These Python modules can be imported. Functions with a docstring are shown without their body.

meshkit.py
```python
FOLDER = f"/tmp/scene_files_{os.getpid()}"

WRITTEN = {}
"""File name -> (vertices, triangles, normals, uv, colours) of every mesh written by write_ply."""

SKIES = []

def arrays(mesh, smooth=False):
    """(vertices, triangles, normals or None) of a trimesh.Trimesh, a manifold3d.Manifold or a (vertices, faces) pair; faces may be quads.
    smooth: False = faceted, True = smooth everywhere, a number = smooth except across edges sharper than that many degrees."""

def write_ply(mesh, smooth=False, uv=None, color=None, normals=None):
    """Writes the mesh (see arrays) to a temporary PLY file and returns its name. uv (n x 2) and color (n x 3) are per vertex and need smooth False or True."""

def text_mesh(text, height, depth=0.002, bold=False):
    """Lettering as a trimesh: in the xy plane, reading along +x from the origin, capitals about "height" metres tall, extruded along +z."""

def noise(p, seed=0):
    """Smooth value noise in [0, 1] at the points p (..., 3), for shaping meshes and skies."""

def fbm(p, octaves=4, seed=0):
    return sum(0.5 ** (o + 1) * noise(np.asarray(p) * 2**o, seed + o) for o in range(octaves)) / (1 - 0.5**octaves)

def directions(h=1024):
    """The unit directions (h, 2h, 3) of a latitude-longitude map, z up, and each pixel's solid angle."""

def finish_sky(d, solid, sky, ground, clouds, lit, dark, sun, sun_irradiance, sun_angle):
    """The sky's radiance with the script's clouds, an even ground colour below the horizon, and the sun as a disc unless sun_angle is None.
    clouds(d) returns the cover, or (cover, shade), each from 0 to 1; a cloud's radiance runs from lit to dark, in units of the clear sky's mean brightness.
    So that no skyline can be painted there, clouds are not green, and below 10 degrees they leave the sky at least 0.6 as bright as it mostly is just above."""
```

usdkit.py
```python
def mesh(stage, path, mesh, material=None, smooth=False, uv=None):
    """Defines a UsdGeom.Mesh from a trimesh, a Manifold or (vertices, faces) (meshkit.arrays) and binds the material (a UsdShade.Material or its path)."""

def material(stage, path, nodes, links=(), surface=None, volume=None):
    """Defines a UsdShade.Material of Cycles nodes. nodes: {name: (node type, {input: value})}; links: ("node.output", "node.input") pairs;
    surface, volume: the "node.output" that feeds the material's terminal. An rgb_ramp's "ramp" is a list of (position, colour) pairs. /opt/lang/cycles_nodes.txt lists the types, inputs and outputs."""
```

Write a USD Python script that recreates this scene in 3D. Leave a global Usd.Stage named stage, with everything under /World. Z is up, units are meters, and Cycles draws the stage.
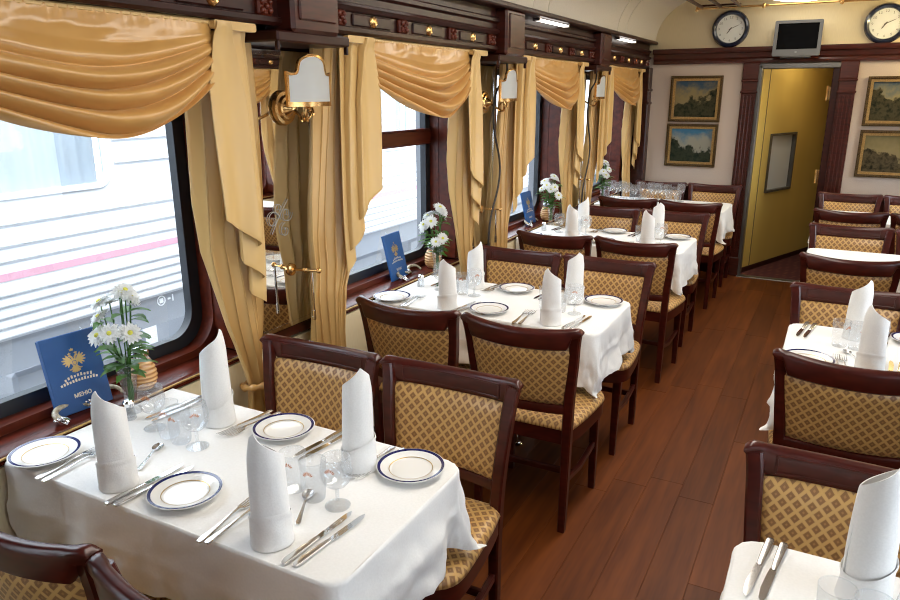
import math, random
import numpy as np, trimesh, manifold3d, shapely
from shapely import affinity
from shapely.geometry import Polygon, Point, LineString, box as sbox
from shapely.ops import unary_union
import usdkit, meshkit
from pxr import Usd, UsdGeom, UsdLux, UsdShade, Gf, Sdf

random.seed(7)
rng = np.random.default_rng(7)
stage = Usd.Stage.CreateInMemory()
UsdGeom.SetStageUpAxis(stage, 'Z'); UsdGeom.SetStageMetersPerUnit(stage, 1.0)
UsdGeom.Xform.Define(stage, '/World'); UsdGeom.Scope.Define(stage, '/World/Looks')
PI = math.pi

# ------------------------------------------------------------------ camera
CAM = (1.8846, -1.2455, 1.7055); YAW, PITCH, ROLL, FPX = .4901, .2811, -.0026, 714.9
EXPOSURE = 0.12
fw = np.array([-math.sin(YAW)*math.cos(PITCH), math.cos(YAW)*math.cos(PITCH), -math.sin(PITCH)])
r0 = np.array([math.cos(YAW), math.sin(YAW), 0.]); u0 = np.cross(r0, fw)
cr, sr = math.cos(ROLL), math.sin(ROLL)
rt, up = cr*r0 + sr*u0, -sr*r0 + cr*u0
cam = UsdGeom.Camera.Define(stage, '/World/camera')
m4 = np.eye(4); m4[0, :3] = rt; m4[1, :3] = up; m4[2, :3] = -fw; m4[3, :3] = CAM
cam.AddTransformOp().Set(Gf.Matrix4d(m4.tolist()))
cam.CreateHorizontalApertureAttr(36.0); cam.CreateVerticalApertureAttr(24.0)
cam.CreateFocalLengthAttr(36.0*FPX/900); cam.CreateClippingRangeAttr(Gf.Vec2f(.05, 500))
cam.CreateExposureAttr(EXPOSURE)
# ------------------------------------------------------------------ sky and lamps
dome = UsdLux.DomeLight.Define(stage, '/World/sky')
dome.CreateIntensityAttr(1.8); dome.CreateColorAttr(Gf.Vec3f(.88, .95, 1.06))
LAMP = 7.5        # strength of the ceiling lamps' diffusers
def rect(name, loc, w, h, power, color, rot=(0, 0, 0)):
    l = UsdLux.RectLight.Define(stage, '/World/' + name)
    l.AddTranslateOp().Set(Gf.Vec3d(*loc)); l.AddRotateXYZOp().Set(Gf.Vec3f(*rot))
    l.CreateWidthAttr(w); l.CreateHeightAttr(h); l.CreateIntensityAttr(power); l.CreateColorAttr(Gf.Vec3f(*color))
    return l

# ------------------------------------------------------------------ layout
P = 1.756                  # bay length: one window, one table
CX = 1.456; W = 2 * CX     # car centre line and inner width
YE = 6.05; YB = -4.0       # end wall, wall behind the camera
ZT = .755

# ------------------------------------------------------------------ materials
def mat(name, nodes, links=(), surface='p.BSDF'):
    usdkit.material(stage, '/World/Looks/' + name, nodes, links, surface=surface); return '/World/Looks/' + name
def plain(name, col, rough=.5, **kw):
    return mat(name, {'p': ('principled_bsdf', {'base_color': col, 'roughness': rough, **kw})})
def grainy(name, c1, c2, scale, rough=.3, bump=0., detail=4, obj=False, **kw):
    src = 'g.object' if obj else 'g.position'
    n = {'g': ('texture_coordinate' if obj else 'geometry', {}), 'm': ('mapping', {'scale': scale}),
         'n': ('noise_texture', {'scale': 1.0, 'detail': float(detail), 'roughness': .6}),
         'r': ('rgb_ramp', {'ramp': [(.3, c1), (.7, c2)]}), 'p': ('principled_bsdf', {'roughness': rough, **kw})}
    l = [(src, 'm.vector'), ('m.vector', 'n.vector'), ('n.fac', 'r.fac'), ('r.color', 'p.base_color')]
    if bump:
        n['b'] = ('bump', {'strength': bump, 'distance': .004}); l += [('n.fac', 'b.height'), ('b.normal', 'p.normal')]
    return mat(name, n, l)
WOOD = grainy('mahogany', (.030, .0055, .003), (.075, .012, .006), (9, 9, 60), .3, coat_weight=.15, coat_roughness=.12)
SHELFW = grainy('shelf_mahogany', (.045, .008, .004), (.10, .016, .008), (30, 4, 30), .22, specular_ior_level=.16)
WOODD = grainy('dark_mahogany', (.016, .0035, .0025), (.042, .008, .005), (30, 4, 30), .34, specular_ior_level=.32)
WOODR = grainy('red_mahogany', (.060, .009, .004), (.13, .022, .008), (30, 5, 30), .3, specular_ior_level=.35)
CHAIRW = grainy('chair_mahogany', (.033, .0042, .0026), (.072, .0088, .0048), (14, 14, 40), .3, obj=True, specular_ior_level=.42, coat_weight=.15, coat_roughness=.1)
def plank_mat(i, k):
    a = np.array((.088, .020, .0036))*k; b = np.array((.185, .049, .0085))*k
    return grainy('floor_oak_%d' % i, tuple(a), tuple(b), (22, 1.6, 10), .46, .06, 6, specular_ior_level=.22)
PLANKS = [plank_mat(i, k) for i, k in enumerate((.72, .82, .9, 1.0))]
def fabric(name, second):
    n = {'t': ('texture_coordinate', {}), 's': ('separate_xyz', {}), 'u': ('math', {'math_type': 'multiply', 'value2': 1/.0325}),
         'v': ('math', {'math_type': 'multiply', 'value2': 1/.0355}), 'a': ('math', {'math_type': 'add'}), 'b': ('math', {'math_type': 'subtract'}),
         'pa': ('math', {'math_type': 'pingpong', 'value2': .5}), 'pb': ('math', {'math_type': 'pingpong', 'value2': .5}),
         'mn': ('math', {'math_type': 'minimum'}),
         'r': ('rgb_ramp', {'ramp': [(0, (.58, .345, .115)), (.14, (.54, .31, .10)), (.20, (.245, .112, .033)), (.36, (.225, .10, .028)), (.42, (.33, .165, .05)), (.5, (.36, .185, .058))]}),
         'rr': ('rgb_ramp', {'ramp': [(0, (.33,)*3), (.13, (.33,)*3), (.19, (.5,)*3), (1, (.5,)*3)]}),
         'bp': ('bump', {'strength': .25, 'distance': .002, 'invert': True}),
         'p': ('principled_bsdf', {'roughness': .4, 'sheen_weight': .25, 'sheen_roughness': .4, 'sheen_tint': (1., .8, .5), 'specular_ior_level': .6})}
    l = [('t.object', 's.vector'), ('s.x', 'u.value1'), ('s.' + second, 'v.value1'), ('u.value', 'a.value1'), ('v.value', 'a.value2'), ('u.value', 'b.value1'), ('v.value', 'b.value2'),
         ('a.value', 'pa.value1'), ('b.value', 'pb.value1'), ('pa.value', 'mn.value1'), ('pb.value', 'mn.value2'), ('mn.value', 'r.fac'), ('mn.value', 'rr.fac'),
         ('r.color', 'p.base_color'), ('rr.color', 'p.roughness'), ('mn.value', 'bp.height'), ('bp.normal', 'p.normal')]
    return mat(name, n, l)
FAB_BACK, FAB_SEAT = fabric('chair_fabric_back', 'z'), fabric('chair_fabric_seat', 'y')
CLOTH = grainy('table_linen', (.80, .79, .77), (.84, .83, .81), (160, 160, 160), .75, .08, 2, sheen_weight=.1)
NAPKIN = grainy('napkin_linen', (.80, .79, .77), (.85, .84, .82), (220, 220, 220), .8, .1, 2)
SATIN = grainy('gold_satin', (.62, .40, .15), (.68, .45, .175), (6, 6, 2), .36, 0, 3, specular_ior_level=.6, sheen_weight=.3, sheen_roughness=.35, sheen_tint=(1., .85, .6))
SWAG = grainy('gold_satin_swag', (.55, .29, .082), (.61, .335, .10), (5, 5, 5), .28, 0, 3, specular_ior_level=.75, sheen_weight=.25, sheen_roughness=.3, sheen_tint=(1., .8, .5))
WALLF = grainy('wall_fabric', (.50, .40, .33), (.56, .46, .385), (260, 260, 90), .85, .1, 2)
WALLY = grainy('cream_wallpaper', (.66, .56, .36), (.71, .61, .41), (240, 240, 20), .7, .05, 2)
CEIL = grainy('ceiling_cream', (.63, .57, .47), (.68, .62, .52), (90, 90, 90), .8, .03, 2)
BRASS = plain('brass', (.80, .50, .20), .2, metallic=1.)
GILT = grainy('gilt', (.30, .19, .07), (.55, .36, .14), (120, 120, 120), .38, .3, 3, metallic=.85)
STEEL = plain('cutlery_steel', (.72, .71, .70), .2, metallic=1.)
CHROME = plain('chrome', (.85, .86, .88), .08, metallic=1.)
PORC = plain('porcelain', (.83, .82, .79), .14, coat_weight=.3)
COBALT = plain('cobalt_band', (.010, .014, .10), .18, coat_weight=.3)
GOLDL = plain('gold_line', (.62, .44, .18), .3, metallic=.8)

DECAL = plain('rust_print', (.55, .20, .08), .5)
MIRROR = plain('mirror_silver', (.86, .87, .86), .015, metallic=1.)
def pane_mat(name, tint, ior=1.5):
    return mat(name, {'t': ('transparent_bsdf', {'color': tint}), 'g': ('glossy_bsdf', {'roughness': .01, 'color': (1., 1., 1.)}), 'f': ('fresnel', {'IOR': ior}), 'mx': ('mix_closure', {}),
                      'ge': ('geometry', {}), 'iv': ('math', {'math_type': 'subtract', 'value1': 1.}), 'mu': ('math', {'math_type': 'multiply'})},
               [('ge.backfacing', 'iv.value2'), ('f.fac', 'mu.value1'), ('iv.value', 'mu.value2'), ('mu.value', 'mx.fac'), ('t.BSDF', 'mx.closure1'), ('g.BSDF', 'mx.closure2')], surface='mx.closure')
PANE = pane_mat('window_glass', (.95, .97, .97))
GLASS = mat('crystal', {'t': ('transparent_bsdf', {'color': (.925, .935, .945)}), 'g': ('glossy_bsdf', {'roughness': .02, 'color': (1., 1., 1.)}), 'f': ('fresnel', {'IOR': 2.3}), 'mx': ('mix_closure', {}),
                      'ge': ('geometry', {}), 'iv': ('math', {'math_type': 'subtract', 'value1': 1.}), 'mu': ('math', {'math_type': 'multiply'}), 'd': ('diffuse_bsdf', {'color': (.85, .87, .9)}), 'm2': ('mix_closure', {'fac': .06})},
               [('ge.backfacing', 'iv.value2'), ('f.fac', 'mu.value1'), ('iv.value', 'mu.value2'), ('mu.value', 'mx.fac'), ('t.BSDF', 'mx.closure1'), ('g.BSDF', 'mx.closure2'), ('mx.closure', 'm2.closure1'), ('d.BSDF', 'm2.closure2')], surface='m2.closure')
RUBBER = plain('black_rubber', (.012, .016, .022), .35)
BLUE = grainy('blue_leatherette', (.005, .068, .235), (.007, .08, .28), (500, 500, 500), .38, .15, 2, coat_weight=.15)
PAPER = plain('menu_pages', (.75, .73, .68), .8)
FGOLD = plain('foil_gold', (.72, .48, .20), .32, metallic=.9)
FSILV = plain('foil_pale', (.72, .62, .48), .35, metallic=.7)
LEAF = mat('leaf_green', {'p': ('principled_bsdf', {'base_color': (.06, .16, .03), 'roughness': .45}), 't': ('translucent_bsdf', {'color': (.16, .34, .05)}), 'm': ('mix_closure', {'fac': .3})},
           [('p.BSDF', 'm.closure1'), ('t.BSDF', 'm.closure2')], surface='m.closure')
PETAL = mat('petal_white', {'p': ('principled_bsdf', {'base_color': (.84, .85, .84), 'roughness': .6}), 't': ('translucent_bsdf', {'color': (.8, .82, .8)}), 'm': ('mix_closure', {'fac': .3})},
            [('p.BSDF', 'm.closure1'), ('t.BSDF', 'm.closure2')], surface='m.closure')
YELLOWC = plain('flower_centre', (.62, .60, .08), .7)
AMBER = mat('amber_glaze', {'g': ('texture_coordinate', {}), 'w': ('wave_texture', {'scale': 22., 'bands_direction': 'z', 'distortion': 1.5}),
                            'r': ('rgb_ramp', {'ramp': [(0, (.42, .19, .06)), (1, (.78, .48, .22))]}), 'p': ('principled_bsdf', {'roughness': .25, 'coat_weight': .5})},
            [('g.object', 'w.vector'), ('w.fac', 'r.fac'), ('r.color', 'p.base_color')])
HORN = grainy('horn', (.16, .12, .07), (.62, .55, .40), (60, 60, 60), .25, 0, 3, coat_weight=.4)
FROST = mat('frosted_glass', {'p': ('principled_bsdf', {'base_color': (.62, .63, .62), 'roughness': .35}), 't': ('translucent_bsdf', {'color': (.75, .76, .75)}), 'm': ('mix_closure', {'fac': .3})},
            [('p.BSDF', 'm.closure1'), ('t.BSDF', 'm.closure2')], surface='m.closure')
TRAINW = plain('train_white', (.74, .755, .77), .45)
TRAING = plain('train_grey', (.24, .255, .28), .6)
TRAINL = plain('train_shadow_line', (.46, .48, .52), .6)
TRAINP = plain('train_stripe', (.66, .36, .44), .5)
TRAINGL = plain('train_window_glass', (.62, .68, .74), .12)
GRAVEL = grainy('track_bed', (.26, .26, .27), (.42, .41, .40), (30, 30, 30), .9)
CREAMST = plain('platform_edge', (.62, .56, .44), .8)
NAVY = plain('clock_rim', (.010, .016, .040), .2, coat_weight=.5)
DIAL = plain('clock_dial', (.78, .79, .74), .5)
INK = plain('clock_ink', (.10, .09, .07), .5)
TVG = plain('television_grey', (.11, .11, .115), .45)
SCREEN = plain('screen_black', (.002, .002, .0025), .3, specular_ior_level=.02)
BAIZE = grainy('yellow_panel', (.60, .43, .11), (.64, .47, .13), (3, 3, 1), .38, 0, 2, coat_weight=.1)
CARPET = mat('carpet_red', {'g': ('geometry', {}), 'v': ('voronoi_texture', {'scale': 14., 'randomness': .3}), 'r': ('rgb_ramp', {'ramp': [(0, (.14, .05, .03)), (.35, (.075, .012, .012)), (1, (.04, .008, .01))]}), 'p': ('principled_bsdf', {'roughness': .95})},
              [('g.position', 'v.vector'), ('v.distance', 'r.fac'), ('r.color', 'p.base_color')])
DARKROD = plain('dark_cord', (.03, .02, .012), .5)
LAMPDIM = mat('lamp_diffuser_dim', {'p': ('principled_bsdf', {'base_color': (.5, .5, .53), 'roughness': .4, 'emission_color': (1., .93, .8), 'emission_strength': 3.})})
LAMPOFF = plain('lamp_pane_unlit', (.42, .43, .47), .4)
LAMPG = mat('lamp_diffuser', {'p': ('principled_bsdf', {'base_color': (.5, .5, .53), 'roughness': .4, 'emission_color': (1., .94, .84), 'emission_strength': LAMP})})
STRIPL = mat('strip_lamp_glow', {'p': ('principled_bsdf', {'base_color': (.8, .8, .8), 'roughness': .4, 'emission_color': (1., .96, .88), 'emission_strength': 2.2})})
def painting_mat(name, seed, sky_hi, sky_lo, tree, ground, hz):
    n = {'t': ('texture_coordinate', {}), 's': ('separate_xyz', {}), 'mo': ('mapping', {'location': (seed*3.1, seed*1.7, 0), 'scale': (9, 9, 9)}), 'n': ('noise_texture', {'scale': 1., 'detail': 6., 'roughness': .62}),
         'mo2': ('mapping', {'location': (seed*2.3, 5, seed), 'scale': (22, 22, 22)}), 'n2': ('noise_texture', {'scale': 1., 'detail': 5., 'roughness': .6}),
         'zz': ('math', {'math_type': 'multiply_add', 'value2': 3.2, 'value3': .5}), 'nn': ('math', {'math_type': 'multiply_add', 'value2': 1.1, 'value3': -.55}),
         'h': ('math', {'math_type': 'add'}), 'sk': ('rgb_ramp', {'ramp': [(.35, sky_lo), (.62, sky_lo), (.95, sky_hi)]}),
         'hx': ('math', {'math_type': 'multiply_add', 'value2': hz, 'value3': 0.}), 'h2': ('math', {'math_type': 'add'}),
         'mk': ('rgb_ramp', {'ramp': [(.44, (1,)*3), (.52, (0,)*3)]}),
         'gr': ('rgb_ramp', {'ramp': [(.35, tree), (.55, ground), (.75, tree)]}), 'mx': ('mix', {}), 'p': ('principled_bsdf', {'roughness': .5, 'specular_ior_level': .1})}
    l = [('t.object', 's.vector'), ('t.object', 'mo.vector'), ('mo.vector', 'n.vector'), ('t.object', 'mo2.vector'), ('mo2.vector', 'n2.vector'), ('s.z', 'zz.value1'), ('n.fac', 'nn.value1'),
         ('zz.value', 'h.value1'), ('nn.value', 'h.value2'), ('h.value', 'sk.fac'), ('s.x', 'hx.value1'), ('h.value', 'h2.value1'), ('hx.value', 'h2.value2'), ('h2.value', 'mk.fac'),
         ('n2.fac', 'gr.fac'), ('mk.color', 'mx.fac'), ('sk.color', 'mx.color1'), ('gr.color', 'mx.color2'), ('mx.color', 'p.base_color')]
    return mat(name, n, l)

# ------------------------------------------------------------------ scene helpers
used = {}
def uniq(parent, name):
    k = (parent, name); c = used.get(k, 0); used[k] = c + 1
    return name if c == 0 else '%s_%03d' % (name, c)
def setd(prim, label=None, cat=None, group=None, kind=None):
    for k, v in (('label', label), ('category', cat), ('group', group), ('kind', kind)):
        if v: prim.SetCustomDataByKey(k, v)
    return prim
def xf(name, loc=(0, 0, 0), rz=0, label=None, cat=None, group=None, kind=None, parent='/World', scale=None, rx=0, ry=0):
    x = UsdGeom.Xform.Define(stage, parent + '/' + uniq(parent, name))
    x.AddTranslateOp().Set(Gf.Vec3d(*map(float, loc)))
    if rz or rx or ry: x.AddRotateXYZOp().Set(Gf.Vec3f(rx, ry, rz))
    if scale: x.AddScaleOp().Set(Gf.Vec3f(*scale))
    return setd(x.GetPrim(), label, cat, group, kind)
def part(parent, name, mesh, material, smooth=30, label=None, **kw):
    pp = parent if isinstance(parent, str) else str(parent.GetPath())
    m = usdkit.mesh(stage, pp + '/' + uniq(pp, name), mesh, material, smooth)
    return setd(m.GetPrim(), label, **kw)
def solo(name, mesh, material, label, cat, group=None, smooth=30, kind=None):
    return part('/World', name, mesh, material, smooth, label, cat=cat, group=group, kind=kind)
def dup(root, loc, rz=0, label=None, group=None, scale=None, rx=0, ry=0, name=None, kind=None):
    cd = root.GetCustomData()
    base = name or root.GetName().rstrip('0123456789').rstrip('_')
    o = xf(base, loc, rz, label or cd.get('label'), cd.get('category'), group or cd.get('group'), kind or cd.get('kind'), scale=scale, rx=rx, ry=ry)
    o.GetReferences().AddInternalReference(root.GetPath()); o.SetInstanceable(True)
    return o
class Kind:
    """First use builds the thing, later uses copy it."""
    def __init__(s, build): s.build, s.first = build, None
    def __call__(s, loc, rz=0, label=None, group=None, scale=None, rx=0, ry=0):
        if s.first is None:
            s.first = s.build(); p = s.first; x = UsdGeom.Xformable(p)
            for o in x.GetOrderedXformOps():
                if o.GetOpName() == 'xformOp:translate': o.Set(Gf.Vec3d(*map(float, loc)))
            if rz or rx or ry: x.AddRotateXYZOp().Set(Gf.Vec3f(rx, ry, rz))
            if scale: x.AddScaleOp().Set(Gf.Vec3f(*scale))
            return setd(p, label, group=group)
        return dup(s.first, loc, rz, label, group, scale, rx, ry)

# ------------------------------------------------------------------ mesh helpers
cat_ = trimesh.util.concatenate
def box(lo, hi, b=0.0):
    lo, hi = np.minimum(lo, hi).astype(float), np.maximum(lo, hi).astype(float)
    b = min(b, .45*float((hi-lo).min()))
    if b <= 0:
        m = trimesh.creation.box(hi-lo); m.apply_translation((lo+hi)/2); return m
    pts = []
    for k in range(3):
        for sx in (0, 1):
            for sy in (0, 1):
                for sz in (0, 1):
                    p = np.array([hi[i] if s else lo[i] for i, s in enumerate((sx, sy, sz))])
                    for j in range(3):
                        if j != k: p[j] += b*(-1 if (sx, sy, sz)[j] else 1)
                    pts.append(p)
    return trimesh.convex.convex_hull(np.array(pts))
def grid(Pt, close_u=False, close_v=False):
    Pt = np.asarray(Pt); nu, nv = Pt.shape[:2]
    iu = np.arange(nu if close_u else nu-1); iv = np.arange(nv if close_v else nv-1)
    I, J = np.meshgrid(iu, iv, indexing='ij'); I2, J2 = (I+1) % nu, (J+1) % nv
    a, b, c, d = I*nv+J, I2*nv+J, I2*nv+J2, I*nv+J2
    f = np.stack([a, b, c, d], -1).reshape(-1, 4)
    return trimesh.Trimesh(Pt.reshape(-1, 3), np.vstack([f[:, [0, 1, 2]], f[:, [0, 2, 3]]]), process=False)
def solid_sheet(A, B):
    """Closed shell between two equal grids A (front) and B (back)."""
    A, B = np.asarray(A), np.asarray(B)
    loop = np.concatenate([A, B[:, ::-1]], 1)
    m = grid(loop, close_v=True)
    n = loop.shape[1]; caps = []
    for row, flip in ((0, False), (A.shape[0]-1, True)):
        base = row*n
        for j in range(A.shape[1]-1):
            q = [base+j, base+j+1, base+n-2-j, base+n-1-j]
            if flip: q = q[::-1]
            caps += [[q[0], q[1], q[2]], [q[0], q[2], q[3]]]
    m.faces = np.vstack([m.faces, caps]); trimesh.repair.fix_normals(m); return m
def lathe(prof, n=32, wob=None):
    prof = np.asarray(prof, float); a = np.arange(n)*2*PI/n
    R = prof[:, 0][:, None]*np.ones(n)[None]
    if wob is not None: R = R*(1+wob(prof[:, 1][:, None], a[None]))
    Pt = np.stack([R*np.cos(a), R*np.sin(a), prof[:, 1][:, None]*np.ones(n)[None]], -1)
    m = grid(Pt, close_v=True); m.merge_vertices(); m.update_faces(m.nondegenerate_faces()); return m
def tube(pts, rad, n=8, closed=False):
    p = np.asarray(pts, float); rad = np.broadcast_to(rad, (len(p),))
    t = np.gradient(p, axis=0) if not closed else np.roll(p, -1, 0)-np.roll(p, 1, 0)
    t /= np.linalg.norm(t, axis=1, keepdims=True)+1e-12
    a = np.cross(t[0], [0, 0, 1.] if abs(t[0, 2]) < .9 else [1., 0, 0]); A = []
    for k in range(len(p)):
        a = a-t[k]*(a@t[k]); a /= np.linalg.norm(a)+1e-12; A.append(a)
    A = np.array(A); B = np.cross(t, A); ang = np.arange(n)*2*PI/n
    Pt = p[:, None]+rad[:, None, None]*(np.cos(ang)[None, :, None]*A[:, None]+np.sin(ang)[None, :, None]*B[:, None])
    if not closed:
        Pt = np.concatenate([np.repeat(p[:1, None], n, 1), Pt, np.repeat(p[-1:, None], n, 1)], 0)
    m = grid(Pt, close_u=closed, close_v=True); m.merge_vertices(); m.update_faces(m.nondegenerate_faces()); trimesh.repair.fix_normals(m); return m
def sweep_rect(pts, wx, wy, up=(0, 1, 0), bev=.25):
    """Bar of rounded rectangular section along pts; wx along the side vector, wy along 'up'."""
    p = np.asarray(pts, float); t = np.gradient(p, axis=0); t /= np.linalg.norm(t, axis=1, keepdims=True)
    upv = np.asarray(up, float); s = np.cross(t, upv); s /= np.linalg.norm(s, axis=1, keepdims=True); u = np.cross(s, t)
    wx = np.broadcast_to(wx, (len(p),))/2; wy = np.broadcast_to(wy, (len(p),))/2
    c = 1-bev
    prof = np.array([(1, -c), (1, c), (c, 1), (-c, 1), (-1, c), (-1, -c), (-c, -1), (c, -1)])
    Pt = p[:, None]+s[:, None]*(prof[None, :, 0]*wx[:, None])[..., None]+u[:, None]*(prof[None, :, 1]*wy[:, None])[..., None]
    n = len(prof)
    Pt = np.concatenate([np.repeat(p[:1, None], n, 1), Pt, np.repeat(p[-1:, None], n, 1)], 0)
    m = grid(Pt, close_v=True); m.merge_vertices(); m.update_faces(m.nondegenerate_faces()); trimesh.repair.fix_normals(m); return m
def spline(pts, n):
    p = np.asarray(pts, float); d = np.r_[0, np.cumsum(np.linalg.norm(np.diff(p, axis=0), axis=1))]; d /= d[-1]
    from scipy.interpolate import CubicSpline
    return CubicSpline(d, p)(np.linspace(0, 1, n))
def extr(poly, h, z0=0.):
    ms = [trimesh.creation.extrude_polygon(g, h, engine='earcut') for g in getattr(poly, 'geoms', [poly]) if g.area > 1e-9]
    m = cat_(ms); m.apply_translation((0, 0, z0)); return m
def tf(m, M): m = m.copy(); m.apply_transform(np.asarray(M, float)); return m
def frame(o, x, y, z):
    M = np.eye(4); M[:3, 0], M[:3, 1], M[:3, 2], M[:3, 3] = x, y, z, o; return M
YZ = lambda x0=0.: frame((x0, 0, 0), (0, 1, 0), (0, 0, 1), (1, 0, 0))     # 2D (y,z), extruded along +x
XZ = lambda y0=0.: frame((0, y0, 0), (1, 0, 0), (0, 0, 1), (0, -1, 0))    # 2D (x,z), extruded along -y
def rrect(x0, y0, x1, y1, r): return sbox(x0+r, y0+r, x1-r, y1-r).buffer(r, quad_segs=8)
def sphere(c, r, sub=2):
    m = trimesh.creation.icosphere(sub, r); m.apply_translation(c); return m

# ================================================================== THE SETTING
# floor of single planks
fl = xf('floor', kind='structure', label='reddish brown laminate plank floor of the dining car')
part(fl, 'subfloor', box((-.1, YB, -.06), (W+.1, YE, -.012)), WOODD)
pw = .146; nrow = int(W/pw)+1
for i in range(nrow):
    y = YB - rng.uniform(0, 1.2)
    while y < YE:
        y2 = y+1.24
        x0, x1 = i*pw+.0003, min((i+1)*pw-.0003, W)
        a, b = max(y, YB)+.0007, min(y2, YE)-.0007
        if b-a > .02: part(fl, 'plank', box((x0, a, -.012), (x1, b, rng.uniform(-.0002, 0)), .0007), PLANKS[rng.integers(4)], False)
        y = y2

# side wall with its panels (left) and the mirrored one (right)
wl = xf('wall_left', kind='structure', label='window side wall with cream lower panels and mahogany piers')
NIC = .64
part(wl, 'lower_panel', box((-.08, YB, 0), (0, YE, .735)), WALLY)
part(wl, 'baseboard', box((0, YB, 0), (.018, YE, .10), .005), WOODD)
part(wl, 'header', box((-.25, YB, 1.90), (0, YE, 2.30)), WOODD)
part(wl, 'outer_skin', cat_([box((-.28, YB, -.2), (-.20, YE, .80)), box((-.28, YB, 1.86), (-.20, YE, 2.8))] +
     [box((-.28, (k*P+NIC), .80), (-.20, (k+1)*P-NIC, 1.86)) for k in range(-2, 3)] + [box((-.28, 3*P+NIC, .80), (-.20, YE+.3, 1.86)), box((-.28, YB, .8), (-.20, -2*P-NIC, 1.86))]), TRAING)
for k in range(-2, 3):
    part(wl, 'pier', box((-.2, k*P+NIC, .745), (0, (k+1)*P-NIC, 1.90), .006), WOOD)
part(wl, 'pier', box((-.2, 3*P+NIC, .745), (.0, YE, 1.90)), WOOD)
part(wl, 'corner_column', box((0, YE-.125, 0), (.215, YE, 1.94), .008), WOODD)
part(wl, 'corner_column_moulding', cat_([box((.2, YE-.132, z), (.225, YE, z+.025), .004) for z in (1.6, 1.72)]), WOODD)
MIRX = (-1, 1, 1)
dup(wl, (W, 0, 0), scale=MIRX, name='wall_right', label='far side wall with cream lower panels and mahogany piers, seen in the mirror', kind='structure')

# windows, one per bay
def make_window(k, bar):
    w = xf('window_%d' % wn[0], (0, k*P, 0), kind='structure', label='train window with red mahogany frame and black rubber seal'); wn[0] += 1
    hole = rrect(-.60, .80, .60, 1.86, .12); glass = rrect(-.552, .845, .552, 1.82, .095)
    part(w, 'wood_frame', tf(extr(sbox(-.66, .745, .66, 1.90).difference(hole), .06), YZ(-.185)), WOODR)
    lip = hole.buffer(.028).difference(hole)
    part(w, 'frame_bead', tf(extr(lip, .018), YZ(-.127)), WOODR)
    part(w, 'seal', tf(extr(hole.difference(glass), .035), YZ(-.20)), RUBBER, label='black rubber window seal')
    part(w, 'pane', tf(extr(glass.buffer(.01), .006), YZ(-.19)), PANE, False, label='clear window glass')
    for s in (-1, 1):
        part(w, 'niche_side', box((-.19, s*.605, .78), (.0, s*.645, 1.90), .006), WOODR)
    # the shelf with rolled front edge
    sh = Polygon([(-.19, .735), (-.19, .80), (-.165, .788), (-.12, .775), (-.10, .771), (-.014, .770), (-.003, .766), (.003, .758), (.000, .742), (-.02, .735)])
    m = extr(sh, 1.44); M = frame((0, -.72, 0), (1, 0, 0), (0, 0, 1), (0, 1, 0))
    m = tf(m, M); trimesh.repair.fix_normals(m)
    part(w, 'window_shelf', m, SHELFW)
    part(w, 'shelf_bead', box((-.002, -.72, .756), (.006, .72, .763), .002), GILT)
    if bar: part(w, 'crossbar', box((-.2, -.58, 1.435), (-.14, .58, 1.52), .01), WOODR)
    return w
wn = [1]
w_plain = make_window(0, False); w_bar = make_window(1, True)
def copy_window(src, k, mir=False):
    n = 'window_%d' % wn[0]; wn[0] += 1
    dup(src, (W if mir else 0, k*P, 0), name=n, scale=MIRX if mir else None, kind='structure')
for k in (2, 3, -1, -2): copy_window(w_plain, k)
for k in (0, 1, 2, 3, -1, -2): copy_window(w_plain, k, True)

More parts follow.
